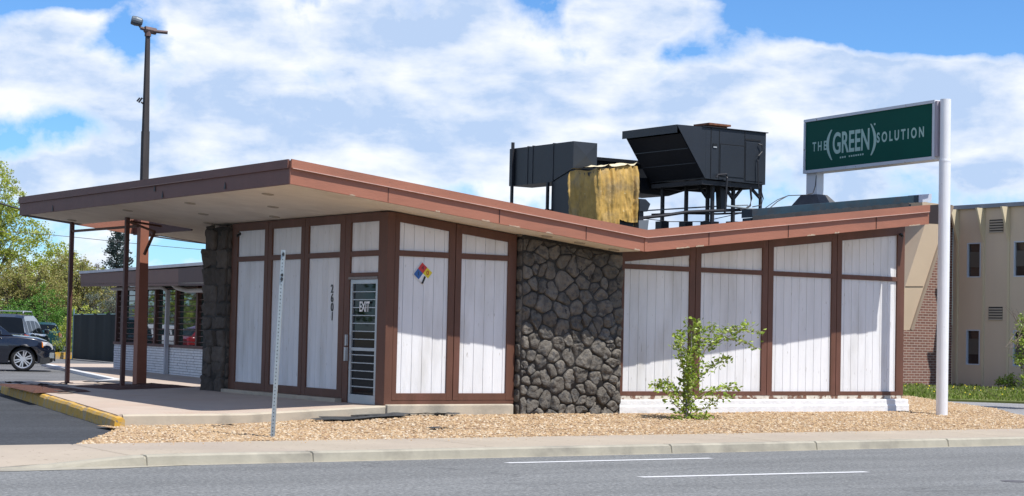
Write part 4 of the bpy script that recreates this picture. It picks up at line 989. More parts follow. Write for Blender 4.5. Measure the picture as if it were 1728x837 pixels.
mulch('mulch', [(-3.75, 6.2), (-2.5, 6.6), (-2.3, 9.2), (-3.1, 10.2)], 'red bark mulch strip inside the yellow kerb')
# torn weed fabric
rd = random.Random(4)
def cloth(cx, cy, r, zf, label, sx=1.):
    g = MB(); rows = []; n = 16; ph = rd.random() * 9
    for j in range(5):
        row = []
        for i in range(n + 1):
            a = 6.2832 * (i % n) / n; rr_ = r * j / 4 * (1 + .45 * math.sin(3 * a + ph) * .5 + .25 * math.sin(5 * a + ph * 2))
            x = cx + rr_ * math.cos(a) * sx; y = cy + rr_ * math.sin(a) * .6; row.append((x, y, zf(x, y) + .028 + .05 * abs(fbm(x, y, ph, 4))))
        rows.append(row)
    g.grid(rows); o = g.build('weed_fabric', FABRIC); setorigin(o, (cx, cy, zf(cx, cy))); return tag(o, label, 'fabric', 'torn black weed fabric scraps')
for (px, py, r, lb, zf) in ((600, 715, .5, 'wide black weed fabric patch in gravel left of the door corner', 'g'), (655, 713, .36, 'torn black fabric scrap in gravel just below the building corner', 'g'),
        (745, 712, .22, 'small dark fabric scrap in gravel below the hazard sign panel', 'g'), (742, 728, .13, 'tiny dark fabric shred in gravel near the pavement edge', 'g'), (376, 720, .1, 'little black cable stub poking from gravel under the slab edge', 'g'),
        (88, 655, .33, 'crumpled black fabric on mulch closest to the slab shadow', 's'), (30, 652, .3, 'crumpled black fabric at the left photo edge on the mulch', 's'), (112, 666, .22, 'small shiny black fabric fold at the tip of the mulch strip', 's'), (180, 652, .42, 'dark fabric flap on mulch beside the thin canopy post', 's')):
    q = atZ(px, py, -.25 if zf == 'g' else -.05)
    cloth(q.x, q.y, r, gravelz if zf == 'g' else slabz, lb, 1.6 if zf == 'g' else 1.)
g = MB(); q = atZ(1712, 812, -.372); g.tube([(q.x, q.y, -.376), (q.x, q.y, -.3705)], .16, 20); tag(setorigin(g.build('manhole_cover', mat('iron_cover', (.10, .095, .1), .7, var=.4, vscale=20)), (q.x, q.y, -.372)), 'small round iron cover set in the road', 'cover')

# ================================================================== OFFICE WING (rear left)
WD = Vector((.1228, .992, 0)).normalized(); WN = Vector((-WD.y, WD.x, 0)); W0 = Vector((5.355, 18.43, 0))
OW = thing('office_wing', 'low rear wing with white painted brick base and barred windows', 'building', (5.355, 18.43, -.15))
def wp(s, d, z): q = W0 + WD * s + WN * d; return Vector((q.x, q.y, z))
def wbox(g, s0, s1, d0, d1, z0, z1): g.prism([wp(s0, d0, z0), wp(s1, d0, z0), wp(s1, d0, z1), wp(s0, d0, z1)], WN * (d1 - d0))
# brick base modelled in courses
g = MB(); rd = random.Random(8); z = -.15; row = 0; s_min, s_max = -7., 9.5
while z < .64:
    s = s_min + (.1 if row % 2 else 0)
    while s < s_max:
        e = min(s + .295, s_max); wbox(g, s + .006, e - .006, -.05, rd.uniform(-.004, .006), z + .005, z + .068); s += .305
    z += .0735; row += 1
g.mi = 1; wbox(g, s_min, s_max, -.3, -.012, -.2, .64)
g.mi = 0
g.build('brick_base', [mat('white_painted_brick', (.74, .74, .74), .8, var=.1, vscale=6, speck=.3, speckscale=20, speckcol=(.35, .3, .28)), mat('sooty_joint', (.10, .08, .08), 1)], OW)
g = MB(); wbox(g, s_min, s_max, -.28, .035, .64, .715); g.build('sill', mat('wing_brown', (.10, .045, .035), .6, var=.15), OW)
mull = [9.3, 8.7, 6.6, 5.1, 3.05, 1.1, -1., -3., -5., -7.]
for i in range(len(mull) - 1):
    a, b = mull[i + 1], mull[i]
    WNf = MB(); wbox(WNf, b - .07, b + .07, -.2, .02, .717, 2.62)
    for k in range(11):
        z = .80 + k * .165; wbox(WNf, a + .07, b - .07, -.06, -.03, z, z + .022)
    wf = WNf.build('window', MATS['wing_brown'], OW)
    g = MB(); wbox(g, a + .07, b - .07, -.10, -.09, .717, 2.6); g.build('pane', GLW, wf)
g = MB(); wbox(g, s_min, s_max, -4.5, -.3, -.2, 2.5); g.build('wall', mat('wing_inside', (.25, .22, .18), .9), OW)
# eave fascia in a plane 1.1 m out
nF = WN; kF = nF.dot(W0) + 1.1
def ep(px, py): return hit(px, py, tuple(nF), kF)
a0, a1, b1, b0 = ep(136.6, 483.5), ep(301, 482), ep(301, 453), ep(135, 462)
c1, c0_ = ep(420, 482), ep(420, 442)
g = MB(); g.prism([a0, a1, b1, b0], -WN * .05); g.build('fascia', mat('wing_fascia', (.17, .10, .08), .7, var=.06), OW)
g = MB(); g.prism([a1 + WD * -.002, c1, c0_, b1 + WD * -.002], -WN * .05); g.build('fascia', DBROWN, OW, label='darker end of the wing fascia')  # end piece in a darker brown than the rest of the fascia
g = MB(); g.prism([b0 + Vector((0, 0, .002)), c0_ + Vector((0, 0, .002)), c0_ + Vector((0, 0, .02)) , b0 + Vector((0, 0, .02))], -WN * 6); 
g.prism([b0 + WN * .03, c0_ + WN * .03, c0_ + WN * .03 + Vector((0, 0, .075)), b0 + WN * .03 + Vector((0, 0, .075))], -WN * .3); g.build('roof', mat('white_roofing', (.6, .6, .6), .8, var=.15, vscale=2), OW)
g = MB(); zl_ = min(a0.z, a1.z); g.prism([a0 + Vector((0, 0, .06)), c1 + Vector((0, 0, .06)), c1 + Vector((0, 0, .09)), a0 + Vector((0, 0, .09))], -WN * 1.6); g.build('soffit', mat('wing_soffit', (.4, .36, .3), .9), OW)
g = MB(); wbox(g, 3.55, 3.66, .03, .14, -.12, 2.25); g.tube([wp(3.6, .09, 2.2), wp(3.8, .2, 2.32), wp(9, .25, 2.33)], .05, 8); g.tube([wp(2.1, .5, 2.45), wp(1.9, .35, 2.28), wp(1.4, .2, 2.2), wp(-2, .2, 2.2)], .06, 8)
g.build('downspout', mat('downspout_grey', (.48, .48, .50), .6), OW)

# ================================================================== NEIGHBOUR BUILDING (right)
NB = thing('neighbouring_building', 'tan two-storey building with vertical fins, narrow windows and a brick end wall', 'building', (31, 10, -.2))
NX = 31.; NY = 16.
g = MB(); wins = []
for yc in ((15.38, 14.80), (13.42, 12.85), (11.45, 10.9), (9.5, 8.95)):
    for zc_ in ((3.40, 4.54), (.54, 1.69)): wins.append((yc[1], yc[0], *zc_))
# wall built as strips around the openings
ycuts = sorted({-2., NY} | {w_[0] for w_ in wins} | {w_[1] for w_ in wins})
for i in range(len(ycuts) - 1):
    y0, y1 = ycuts[i], ycuts[i + 1]; hs = [(w_[2], w_[3]) for w_ in wins if w_[0] <= y0 and w_[1] >= y1]; hs.sort(); z = -.25
    for h in hs + [(5.66, None)]:
        g.prism([(NX, y0, z), (NX, y1, z), (NX, y1, h[0]), (NX, y0, h[0])], (.25, 0, 0)); z = h[1]
g.build('wall', BEIGE, NB)
g = MB(); g.box(NX + .25, NX + 12, -2, NY, -.25, 5.6); g.build('core', BEIGE2, NB)
g = MB(); g.box(NX - .12, NX + 12, -2.05, NY + .2, 5.66, 5.79); g.build('coping', CAPM, NB)
for y in (15.78, 14.66, 13.62, 12.6, 11.6, 10.6, 9.6, 8.6, 7.6):
    g = MB()
    g.prism([(NX - .004, y - .04, -.25), (NX - .045, y - .04, -.25), (NX - .045, y - .04, 4.55), (NX - .40, y - .04, 5.655), (NX - .004, y - .04, 5.655)], (0, .08, 0)); g.build('fin', mat('fin_cream', (.66, .56, .38), .8), NB)
for (y0, y1, z0, z1) in wins:
    g = MB()
    for q in ((y0, y0 + .035, z0, z1), (y1 - .035, y1, z0, z1), (y0 + .035, y1 - .035, z0, z0 + .035), (y0 + .035, y1 - .035, z1 - .035, z1)): g.box(NX - .01, NX + .10, *q)
    wf = g.build('window', mat('silver_frame', (.55, .60, .68), .45), NB)
    g = MB(); g.box(NX + .07, NX + .08, y0 + .035, y1 - .035, z0 + .035, z1 - .035); g.build('pane', GLN, wf)
    g = MB(); g.box(NX + .062, NX + .069, y0 + .04, y1 - .04, z0 + (z1 - z0) * .30, z0 + (z1 - z0) * .74); g.build('blind', mat('window_blind', (.10, .085, .07), .8), wf)
for (y0, y1, z0, z1) in ((13.86, 14.44, 4.85, 5.27), (13.86, 14.44, 2.02, 2.44), (11.9, 12.5, 4.85, 5.27)):
    g = MB(); g.mi = 1; g.box(NX - .006, NX + .001, y0, y1, z0, z1); g.mi = 0
    for k in range(5): z = z0 + (z1 - z0) * k / 5; g.prism([(NX - .006, y0, z), (NX - .03, y0, z - .01), (NX - .03, y0, z + .03), (NX - .006, y0, z + .045)], (0, y1 - y0, 0))
    g.build('louvre_vent', [mat('vent_tan', (.42, .36, .28), .7), mat('vent_dark', (.03, .025, .02), .9)], NB)
# brick end wall with real courses in procedural brick
def brickfn(t, b, L):
    tc = t.nodes.new('ShaderNodeTexCoord'); mp = t.nodes.new('ShaderNodeMapping'); L(tc.outputs['Object'], mp.inputs[0]); mp.inputs['Rotation'].default_value = (R(90), 0, 0)
    br = t.nodes.new('ShaderNodeTexBrick'); L(mp.outputs[0], br.inputs['Vector']); br.inputs['Scale'].default_value = 1; br.inputs['Brick Width'].default_value = .25; br.inputs['Row Height'].default_value = .085
    br.inputs['Mortar Size'].default_value = .012; br.inputs['Color1'].default_value = (.24, .115, .085, 1); br.inputs['Color2'].default_value = (.17, .08, .062, 1); br.inputs['Mortar'].default_value = (.42, .34, .29, 1)
    L(br.outputs['Color'], b.inputs['Base Color']); bn = t.nodes.new('ShaderNodeBump'); bn.inputs['Distance'].default_value = .01; bn.invert = True; L(br.outputs['Fac'], bn.inputs['Height']); L(bn.outputs[0], b.inputs['Normal'])
g = MB(); g.box(27.1, NX - .004, NY, NY + .3, -.25, 5.66); g.build('brick_wall', nodemat('red_brick', brickfn, .85), NB)
YFN = 14.9
fp = [atY(px, py, YFN) for px, py in ((1561, 379), (1556, 340), (1607, 347), (1584, 428), (1538, 557), (1520, 557), (1522, 500))]
g = MB(); g.prism(fp, (0, 1.09, 0)); g.build('leaning_fin', BEIGE2, NB, label='broad beige fin narrowing downward across the brick wall')
g = MB(); e1_ = atY(1607, 347, YFN - .03); e2_ = atY(1538, 557, YFN - .03); g.bar(e1_, e2_, .07, .1)
e3_ = atY(1528, 483, YFN - .012); e4_ = atY(1558, 483, YFN - .012); g.bar(e3_, e4_, .015, .015); g.build('fin_edge', mat('fin_edge_tan', (.30, .23, .17), .8), NB)

# ================================================================== FENCE
FN = thing('green_fence', 'fence screened in dark green mesh behind the parking spaces', 'fence', (11.3, 43.9, -.17))
f0 = Vector((11.35, 44.0, -.17)); f1_ = Vector((10.60, 37.9, -.17)); fh0 = 1.80; 
f0 = atZ(123, 606, -.17); f1_ = atZ(198, 612.5, -.17)
th0 = (atY(123, 530, f0.y).z + .17); th1 = (atY(198, 529, f1_.y).z + .17)
g = MB(); rows = []
for i in range(41):
    s = i / 40; q = f0.lerp(f1_, s * 1.05); h = th0 + (th1 - th0) * s; w_ = .02 * math.sin(s * 23) + .004 * math.sin(s * 61); row = []
    for j in range(7): v = j / 6; row.append((q.x + w_ * (.4 + v * .6), q.y, q.z + .02 + (h - .02 + (.03 * math.sin(s * 44) if j == 6 else 0)) * v))
    rows.append(row)
g.grid(rows); sc_ = g.build('windscreen', mat('dark_green_mesh', (.007, .012, .012), .85, var=.25, vscale=3), FN)
sm = sc_.modifiers.new('thick', 'SOLIDIFY'); sm.thickness = .01
g = MB()
for s in (0, 1.05): q = f0.lerp(f1_, s); g.tube([q + Vector((0, .05, -.02)), q + Vector((0, .05, th0 + .18 * (s == 0) + .03))], .032, 8)
q = f0.lerp(f1_, 1.05); g.tube([f0 + Vector((0, .05, th0 - .02)), q + Vector((0, .05, th1 - .02))], .02, 6)
g.build('fence_post', mat('fence_pipe', (.14, .24, .26), .5), FN)

# ================================================================== CARS
PAINT_T = {}
def carpaint(nm, col, metal=.3): 
    return mat(nm, col, .22, coat=1., metal=metal)
TYRE = mat('tyre_rubber', (.015, .015, .016), .85); RIM = mat('alloy_rim', (.62, .63, .66), .25, metal=.6); TRIM = mat('grey_plastic_trim', (.05, .052, .055), .6); CHROME = mat('chrome', (.7, .7, .72), .12, metal=1.)
def lamp_mat(n, c): return mat(n, c, .12, coat=1.)
def lerp_tab(tab, x):
    for (x0, y0), (x1, y1) in zip(tab, tab[1:]):
        if x0 <= x <= x1: t = (x - x0) / (x1 - x0) if x1 > x0 else 0; return y0 + (y1 - y0) * t
    return tab[0][1] if x < tab[0][0] else tab[-1][1]
def make_car(name, label, paint, suv=True, rack=False, group=None):
    """built nose along +x, centre at origin, wheels on z=0, then moved"""
    root = thing(name, label, 'car', (0, 0, 0), group)
    Lh = 2.33; WH = .93; wr = .36; ax_f, ax_r = 1.42, -1.33
    Hr = 1.70 if suv else 1.45
    belt = [(-2.33, .98), (-2.2, 1.08), (-1.0, 1.06), (.6, 1.02), (1.0, 1.02), (1.3, 1.0), (1.8, .95), (2.1, .88), (2.26, .76), (2.33, .62)]
    low = [(-2.33, .45), (-2.15, .30), (-1.9, .26), (1.9, .25), (2.15, .27), (2.28, .34), (2.33, .42)]
    hw = [(-2.33, .72), (-2.22, .86), (-1.9, .915), (0, .93), (1.7, .92), (2.05, .86), (2.2, .76), (2.33, .55)]
    ra = wr + .055
    xs = set()
    k = -2.33
    while k <= 2.331: xs.add(round(k, 3)); k += .09
    xs.add(2.33)
    for c in (ax_f, ax_r):
        for a in range(0, 181, 10): xs.add(round(c + ra * math.cos(R(a)), 3))
    xs = sorted(xs)
    body = MB(); rowsL = []
    for x in xs:
        zb_ = lerp_tab(low, x); zt_c = lerp_tab(belt, x); w_ = lerp_tab(hw, x)
        flare = 0
        for c in (ax_f, ax_r):
            d = abs(x - c)
            if d < ra: zb_ = max(zb_, wr + math.sqrt(max(0, ra * ra - d * d)))
            if d < .62: flare = max(flare, .03 * (1 - (d / .62) ** 2))
        zb_ = min(zb_, zt_c - .05)
        ring = []
        for j in range(9):
            v = j / 8; z = zb_ + (zt_c - zb_) * v; zn = (z - .25) / (zt_c - .25)
            bul = 1 - .05 * (1 - zn) ** 2 - .07 * max(0, zn - .72) ** 1.0 / .28 * (zn > .72)
            crease = .012 if .62 < zn < .72 else 0
            ring.append((x, -(w_ * bul + flare + crease), z))
        for cyy, dz in ((.80, .025), (.5, .045), (.2, .055), (0, .06)): ring.append((x, -w_ * cyy * .93, zt_c + dz * min(1, (2.4 - abs(x)) / .5)))
        full = ring + [(p[0], -p[1], p[2]) for p in ring[-2::-1]]; rowsL.append(full)
    body.grid(rowsL); body.add(rowsL[0], [tuple(range(len(rowsL[0])))]); body.add(rowsL[-1], [tuple(range(len(rowsL[-1]) - 1, -1, -1))])
    body.mi = 1
    for c in (ax_f, ax_r):
        for sgn in (-1, 1):
            rws = []
            for a in range(0, 181, 12): rws.append([(c + ra * math.cos(R(a)), sgn * .945, wr + ra * math.sin(R(a))), (c + ra * math.cos(R(a)), sgn * .55, wr + ra * math.sin(R(a)))])
            body.grid(rws)
        body.box(c - ra, c + ra, -.55, .55, .3, .7)
    body.build('body', [paint, BLACKP], root, smooth=True)
    # greenhouse
    gh = MB(); roofp = [(-2.22, 1.07), (-2.0, Hr - .12), (-1.7, Hr - .02), (-.6, Hr), (.1, Hr - .03), (.4, Hr - .12), (1.12, 1.04)]
    gxs = [-2.22, -2.1, -2.0, -1.85, -1.7, -1.62, -1.2, -.98, -.9, -.5, -.2, -.12, .1, .25, .4, .6, .8, 1.0, 1.12]; rws = []
    for x in gxs:
        zt = lerp_tab(roofp, x); zb_ = min(1.05, zt); wb = .84 if x > -2 else .80; tt = (zt - 1.05) / (Hr - 1.05); wt = wb - .17 * max(0, tt)
        ring = []
        for j in range(4): v = j / 4; ring.append((x, -(wb + (wt - wb) * v), zb_ + (zt - .07 * tt - zb_) * v))
        for cyy, dz in ((1., -.05), (.93, -.015), (.6, .012), (0, .02)): ring.append((x, -wt * cyy, zt + dz * max(tt, 0)))
        rws.append(ring + [(p[0], -p[1], p[2]) for p in ring[-2::-1]])
    nu = len(rws[0])
    for i in range(len(rws) - 1):
        xm = (gxs[i] + gxs[i + 1]) / 2
        for j in range(nu - 1):
            side = j < 3 or j >= nu - 4
            roofpart = 3 <= j < nu - 4
            glass = (side and not (-1.0 < xm < -.9 or -.2 < xm < -.12 or xm < -1.9 or -1.7 < xm < -1.62) and xm < .62) or (roofpart and (xm > .42 or xm < -2.0) and 3 < j < nu - 5)
            gh.mi = 1 if glass else 0
            gh.add([rws[i][j], rws[i + 1][j], rws[i + 1][j + 1], rws[i][j + 1]], [(0, 1, 2, 3)])
    gh.build('cabin', [paint, GLC], root, smooth=False)
    # lower trim, bumper
    g = MB(); rows_ = []
    for x in [v for v in xs if v >= 1.86]:
        w_ = lerp_tab(hw, x) + .012; z0 = lerp_tab(low, x) - .02; rows_.append([(x, -w_ * .7, z0 - .02), (x, -w_ * .955, z0), (x, -w_ * .985, z0 + .17)])
    r2 = [[(p[0], -p[1], p[2]) for p in r_] for r_ in rows_]; g.grid(rows_); g.grid(r2)
    g.prism([(2.335, -.5, .3), (2.335, .5, .3), (2.335, .5, .52), (2.335, -.5, .52)], (.012, 0, 0))
    g.build('lower_trim', TRIM, root)
    g = MB(); g.prism([(2.345, -.45, .60), (2.345, .45, .60), (2.335, .40, .80), (2.335, -.40, .80)], (.012, 0, 0)); g.build('grille', BLACKP, root)
    for sgn in (-1, 1):
        g = MB(); pts = []
        for (x, z) in ((1.93, .88), (1.95, .72), (2.14, .66), (2.27, .66), (2.235, .79), (2.11, .86)):
            pts.append((x, sgn * (lerp_tab(hw, x) + .006), z))
        inn = [(p[0] - .02, p[1] * .8, p[2]) for p in pts]; n = len(pts)
        g.mi = 0; g.add(pts + inn, [tuple(range(n))] + [(i, (i + 1) % n, (i + 1) % n + n, i + n) for i in range(n)])
        g.mi = 1; g.add([(1.935, sgn * (lerp_tab(hw, 1.93) + .011), .885), (1.945, sgn * (lerp_tab(hw, 1.95) + .011), .715), (1.985, sgn * (lerp_tab(hw, 1.985) + .011), .71), (1.965, sgn * (lerp_tab(hw, 1.965) + .011), .84)], [(0, 1, 2, 3)])
        g.build('headlight', [lamp_mat('headlight_clear', (.75, .76, .78)), lamp_mat('amber_lens', (.75, .22, .02))], root)
        g = MB(); g.prism([(-2.05, sgn * .905, .98), (-2.3, sgn * .80, 1.02), (-2.3, sgn * .80, .80), (-2.08, sgn * .905, .78)], (0, sgn * .02, 0)); g.build('tail_light', lamp_mat('red_lens', (.5, .01, .01)), root)
        g = MB(); g.prism([(.62, sgn * .93, 1.04), (.80, sgn * .93, 1.04), (.78, sgn * .93, 1.2), (.60, sgn * .93, 1.19)], (0, sgn * .16, 0)); g.build('mirror', paint, root, bevel=.03)
        g = MB(); g.box(2.16, 2.30, sgn * .74 - .03, sgn * .74 + .03, .40, .56); g.build('fog_light', CHROME, root)
        if rack:
            g = MB(); g.tube([(-1.7, sgn * .62, Hr + .02), (-1.6, sgn * .62, Hr + .09), (-.2, sgn * .62, Hr + .09), (.0, sgn * .62, Hr)], .022, 8); g.build('roof_rail', ALU, root)
            if sgn > 0:
                g = MB(); g.box(-1.3, -1.24, -.64, .64, Hr + .09, Hr + .12); g.box(-.5, -.44, -.64, .64, Hr + .09, Hr + .12); g.build('roof_bar', ALU, root)
    for x in (-.92, .02, ):
        pass
    g = MB()
    for sgn in (-1, 1):
        for x0 in (-.9, -.1): g.box(x0, x0 + .16, sgn * .955 - .01, sgn * .955 + .01, .86, .885)
    g.build('door_handle', CHROME, root)
    for c in (ax_f, ax_r):
        for sgn in (-1, 1):
            g = MB(); prof = [(.60, .21), (.62, .20), (.64, .335), (.68, .36), (.80, .36), (.87, .345), (.885, .30), (.88, .245), (.86, .235)]; rings = []
            for (yy, rr_) in prof: rings.append([(c + rr_ * math.cos(k * .19635), sgn * yy, wr + rr_ * math.sin(k * .19635)) for k in range(33)])
            g.grid(rings); wh = g.build('wheel', TYRE, root, smooth=True)
            g = MB(); rings = [[(c + rr_ * math.cos(k * .19635), sgn * yy, wr + rr_ * math.sin(k * .19635)) for k in range(33)] for yy, rr_ in ((.885, .262), (.875, .235), (.80, .225))]
            g.grid(rings)
            for k in range(6):
                a = k * math.pi / 3 + .3
                for da in (-.16, .16):
                    p_ = (c + .05 * math.cos(a + da * 2), sgn * .87, wr + .05 * math.sin(a + da * 2)); q_ = (c + .245 * math.cos(a + da), sgn * .865, wr + .245 * math.sin(a + da)); g.bar(p_, q_, .035, .035)
            g.tube([(c, sgn * .80, wr), (c, sgn * .89, wr)], .055, 12)
            g.build('rim', RIM, wh)
            g = MB(); g.tube([(c, sgn * .70, wr), (c, sgn * .76, wr)], .2, 16); g.build('brake_disc', mat('brake_grey', (.06, .06, .065), .5), wh)
    return root
def setcar(root, x, y, z, deg, sc=1.): root.location = (x, y, z); root.rotation_euler = (0, 0, R(deg)); root.scale = (sc,) * 3
navy = carpaint('navy_car_paint', (.003, .006, .016), 0)
c1_ = make_car('parked_suv', 'dark navy SUV nose right with silver six-spoke wheels, nearest in the lot', navy)
wpos = atZ(38, 627, -.178)       # contact of the near front wheel
ang = -18
d_ = Vector((math.cos(R(ang)), math.sin(R(ang)), 0)); n_ = Vector((math.sin(R(ang)), -math.cos(R(ang)), 0))   # n_: towards the camera side
ctr = wpos - d_ * 1.42 - n_ * .80
setcar(c1_, ctr.x, ctr.y, -.178, ang)
c2_ = make_car('parked_suv', 'black SUV with roof rack parked behind the navy one, seen from its rear corner', carpaint('black_car_paint', (.008, .011, .015)), rack=True)
h2 = R(60); q = atZ(46, 616, -.178); hv = Vector((math.cos(h2), math.sin(h2), 0)); lv = Vector((-hv.y, hv.x, 0)); q = q + hv * 2.3 + lv * .93; setcar(c2_, q.x, q.y, -.178, 60)
c3_ = make_car('parked_car', 'teal car in shade between the fence and the bushes', carpaint('teal_car_paint', (.012, .06, .07)), suv=False)
q = atZ(84, 598, -.178); setcar(c3_, q.x, q.y + 1.5, -.178, 72)
c4_ = make_car('parked_car', 'red car seen mirrored in the barred office windows', carpaint('red_car_paint', (.45, .015, .03), 0), suv=False); setcar(c4_, 1.4, 33.5, -.178, 172)
c5_ = make_car('parked_car', 'white car seen mirrored in the far office windows', carpaint('white_car_paint', (.7, .7, .72), 0), suv=False); setcar(c5_, 2.0, 46.0, -.178, 170)

# ================================================================== PLANTS
def leafmat(nm, cols, rough=.55, trans=.3):
    M = bpy.data.materials.new(nm); M.use_nodes = True; t = M.node_tree; b = t.nodes['Principled BSDF']; L = t.links.new; b.inputs['Roughness'].default_value = rough
    ge = t.nodes.new('ShaderNodeNewGeometry'); cr = t.nodes.new('ShaderNodeValToRGB'); L(ge.outputs['Random Per Island'], cr.inputs[0]); e = cr.color_ramp.elements
    e[0].color = (*cols[0], 1); e[1].color = (*cols[-1], 1)
    for i, c in enumerate(cols[1:-1]): x = e.new((i + 1) / (len(cols) - 1)); x.color = (*c, 1)
    L(cr.outputs[0], b.inputs['Base Color'])
    tr = t.nodes.new('ShaderNodeBsdfTranslucent'); mi = t.nodes.new('ShaderNodeMixShader'); mi.inputs[0].default_value = trans; L(cr.outputs[0], tr.inputs[0]); L(b.outputs[0], mi.inputs[1]); L(tr.outputs[0], mi.inputs[2])
    L(mi.outputs[0], t.nodes['Material Output'].inputs[0]); return M
def leaf(g, p, d, s, rd, ar=.45):
    d = d.normalized(); u = d.cross(Vector((rd.uniform(-1, 1), rd.uniform(-1, 1), rd.uniform(-1, 1)))).normalized() * s * ar; e = p + d * s; m_ = p + d * s * .5
    up = u.cross(d).normalized() * s * .12
    g.add([p, m_ + u + up, e, m_ - u + up], [(0, 1, 2), (0, 2, 3)])
BARK = mat('bark', (.13, .10, .075), .95, var=.3, vscale=6); TWIG = mat('twig_grey', (.20, .15, .12), .9)
def tree(name, label, base, H, blobs, leafm, nleaf, ls, trunk_r=.12, twigs=60, group='trees and bushes behind the parking lot', seed=1, cat='tree', wob=.25, hollow=.35):
    """blobs: (x,y,z,rx,ry,rz) in metres relative to base; clumps of leaves are scattered through them"""
    rd = random.Random(seed); root = thing(name, label, cat, tuple(base), group); base = Vector(base); g = MB(); T = MB()
    vols = [b[3] * b[4] * b[5] for b in blobs]; tot = sum(vols)
    tips = []
    for b, v in zip(blobs, vols):
        c = base + Vector(b[:3]); ncl = max(3, int(nleaf * v / tot / 45))
        for _ in range(ncl):
            while True:
                q = Vector((rd.uniform(-1, 1), rd.uniform(-1, 1), rd.uniform(-1, 1)))
                if hollow < q.length < 1: break
            q *= (.86 + wob * rd.random()); cc_ = c + Vector((q.x * b[3], q.y * b[4], q.z * b[5])); tips.append((cc_, c)); cr_ = rd.uniform(.5, 1.25) * max(ls * 3.2, .16 * min(b[3], b[5]))
            for _ in range(int(rd.uniform(28, 60))):
                o_ = Vector((rd.gauss(0, .5), rd.gauss(0, .5), rd.gauss(0, .42))) * cr_; leaf(g, cc_ + o_, Vector((rd.uniform(-1, 1), rd.uniform(-1, 1), rd.uniform(-.6, .9))), ls * rd.uniform(.6, 1.4), rd)
    T.tube([base + Vector((0, 0, -.1)), base + Vector((.1 * rd.random(), 0, H * .35)), base + Vector((.2 * rd.random(), .1, H * .6))], trunk_r, 8, trunk_r * .5)
    for cc_, c in rd.sample(tips, min(twigs, len(tips))):
        st = base + Vector((0, 0, H * rd.uniform(.12, .5))); mid = st.lerp(cc_, .5) + Vector((0, 0, .1 * H * rd.random())); T.tube([st, mid, cc_], trunk_r * .28, 5, .012)
    g.build('crown', leafm, root); T.build('trunk', BARK, root); return root
YG = leafmat('spring_yellow_green', [(.46, .50, .05), (.34, .44, .04), (.55, .54, .10), (.24, .34, .05), (.6, .6, .28)], trans=.4)
BR = leafmat('budding_brown', [(.34, .28, .10), (.38, .36, .10), (.25, .22, .08), (.36, .42, .09), (.42, .34, .17)], trans=.4)
GRN = leafmat('bright_green', [(.08, .22, .02), (.14, .31, .03), (.05, .13, .015), (.20, .36, .05)])
SPR = leafmat('blue_spruce', [(.055, .085, .075), (.10, .14, .13), (.03, .05, .045), (.14, .18, .17)], trans=.05)
GRY = leafmat('grey_green_bush', [(.13, .15, .11), (.19, .21, .16), (.09, .11, .08)])
def G(px, Y_): q = atY(px, 560, Y_); return (q.x, q.y, -.2)
# heights are in metres at their own distance
b = G(-20, 62); tree('deciduous_tree', 'tall airy yellow-green tree at the far left rising above the roof edge', b, 9, [(.0, 0, 7.6, 1.5, 1.5, 1.6), (1.0, 0, 5.9, 1.5, 1.6, 1.4), (-.8, 0, 5.2, 1.7, 1.6, 1.8), (.5, 0, 3.6, 2.2, 1.8, 1.5), (2.3, .5, 5.6, .8, .8, .8)], YG, 26000, .095, .16, seed=2, hollow=.0)
b = G(95, 66); tree('deciduous_tree', 'yellow-green leafing tree just right of the tallest one', b, 6.4, [(0, 0, 4.6, 1.3, 1.2, 1.2), (.9, 0, 3.6, 1.3, 1.2, 1.1), (-.9, 0, 3.2, 1.5, 1.2, 1.5), (.3, 0, 2.0, 1.8, 1.2, 1.2)], YG, 15000, .09, .1, seed=3, hollow=.1)
b = G(120, 61); tree('budding_tree', 'brownish half-bare tree full of fine twigs behind the thin left post', b, 5.4, [(0, 0, 3.6, 1.5, 1.2, 1.3), (1.2, 0, 3.0, 1.2, 1.2, 1.2), (-1.2, 0, 2.6, 1.5, 1.2, 1.4)], BR, 17000, .075, .1, 160, seed=4, hollow=.1)
b = G(40, 59); tree('budding_tree', 'brown and yellow half-bare tree above the parked cars', b, 4.8, [(0, 0, 3.2, 1.7, 1.2, 1.1), (1.3, 0, 2.6, 1.3, 1.2, 1.2), (-1.4, 0, 2.8, 1.4, 1.2, 1.2)], BR, 17000, .075, .1, 160, seed=5, hollow=.1)
b = G(168, 63); tree('budding_tree', 'grey-brown bare-twigged tree in front of the blue spruce', b, 5.0, [(0, 0, 3.3, 1.2, 1.2, 1.2), (.4, 0, 2.2, 1.3, 1.0, 1.2)], leafmat('grey_brown_twigs', [(.22, .18, .13), (.28, .24, .19), (.15, .12, .09)]), 5000, .05, .09, 160, seed=6, hollow=.1)
for i, (px, Yb, h, w_, lb) in enumerate(((15, 55, 2.9, 1.7, 'dense bright green bush directly behind the SUV roof'), (75, 56, 3.5, 1.4, 'tall bright green shrub left of the fence'), (112, 57, 2.3, 1.1, 'green bush beside the end post of the fence'), (142, 50, 2.2, 1.0, 'low yellowish green bush showing over the fence top'), (185, 51, 2.1, 1.0, 'leafy green bush over the right end of the fence'))):
    b = G(px, Yb); tree('green_bush', lb, b, h, [(0, 0, h * .5, w_, 1.0, h * .5), (.5, 0, h * .35, w_ * .8, 1.0, h * .38), (-.6, 0, h * .4, w_ * .8, 1, h * .42)], GRN if i != 3 else YG, 7000, .06, .05, 20, seed=10 + i, cat='bush', hollow=.45)
rd = random.Random(77)
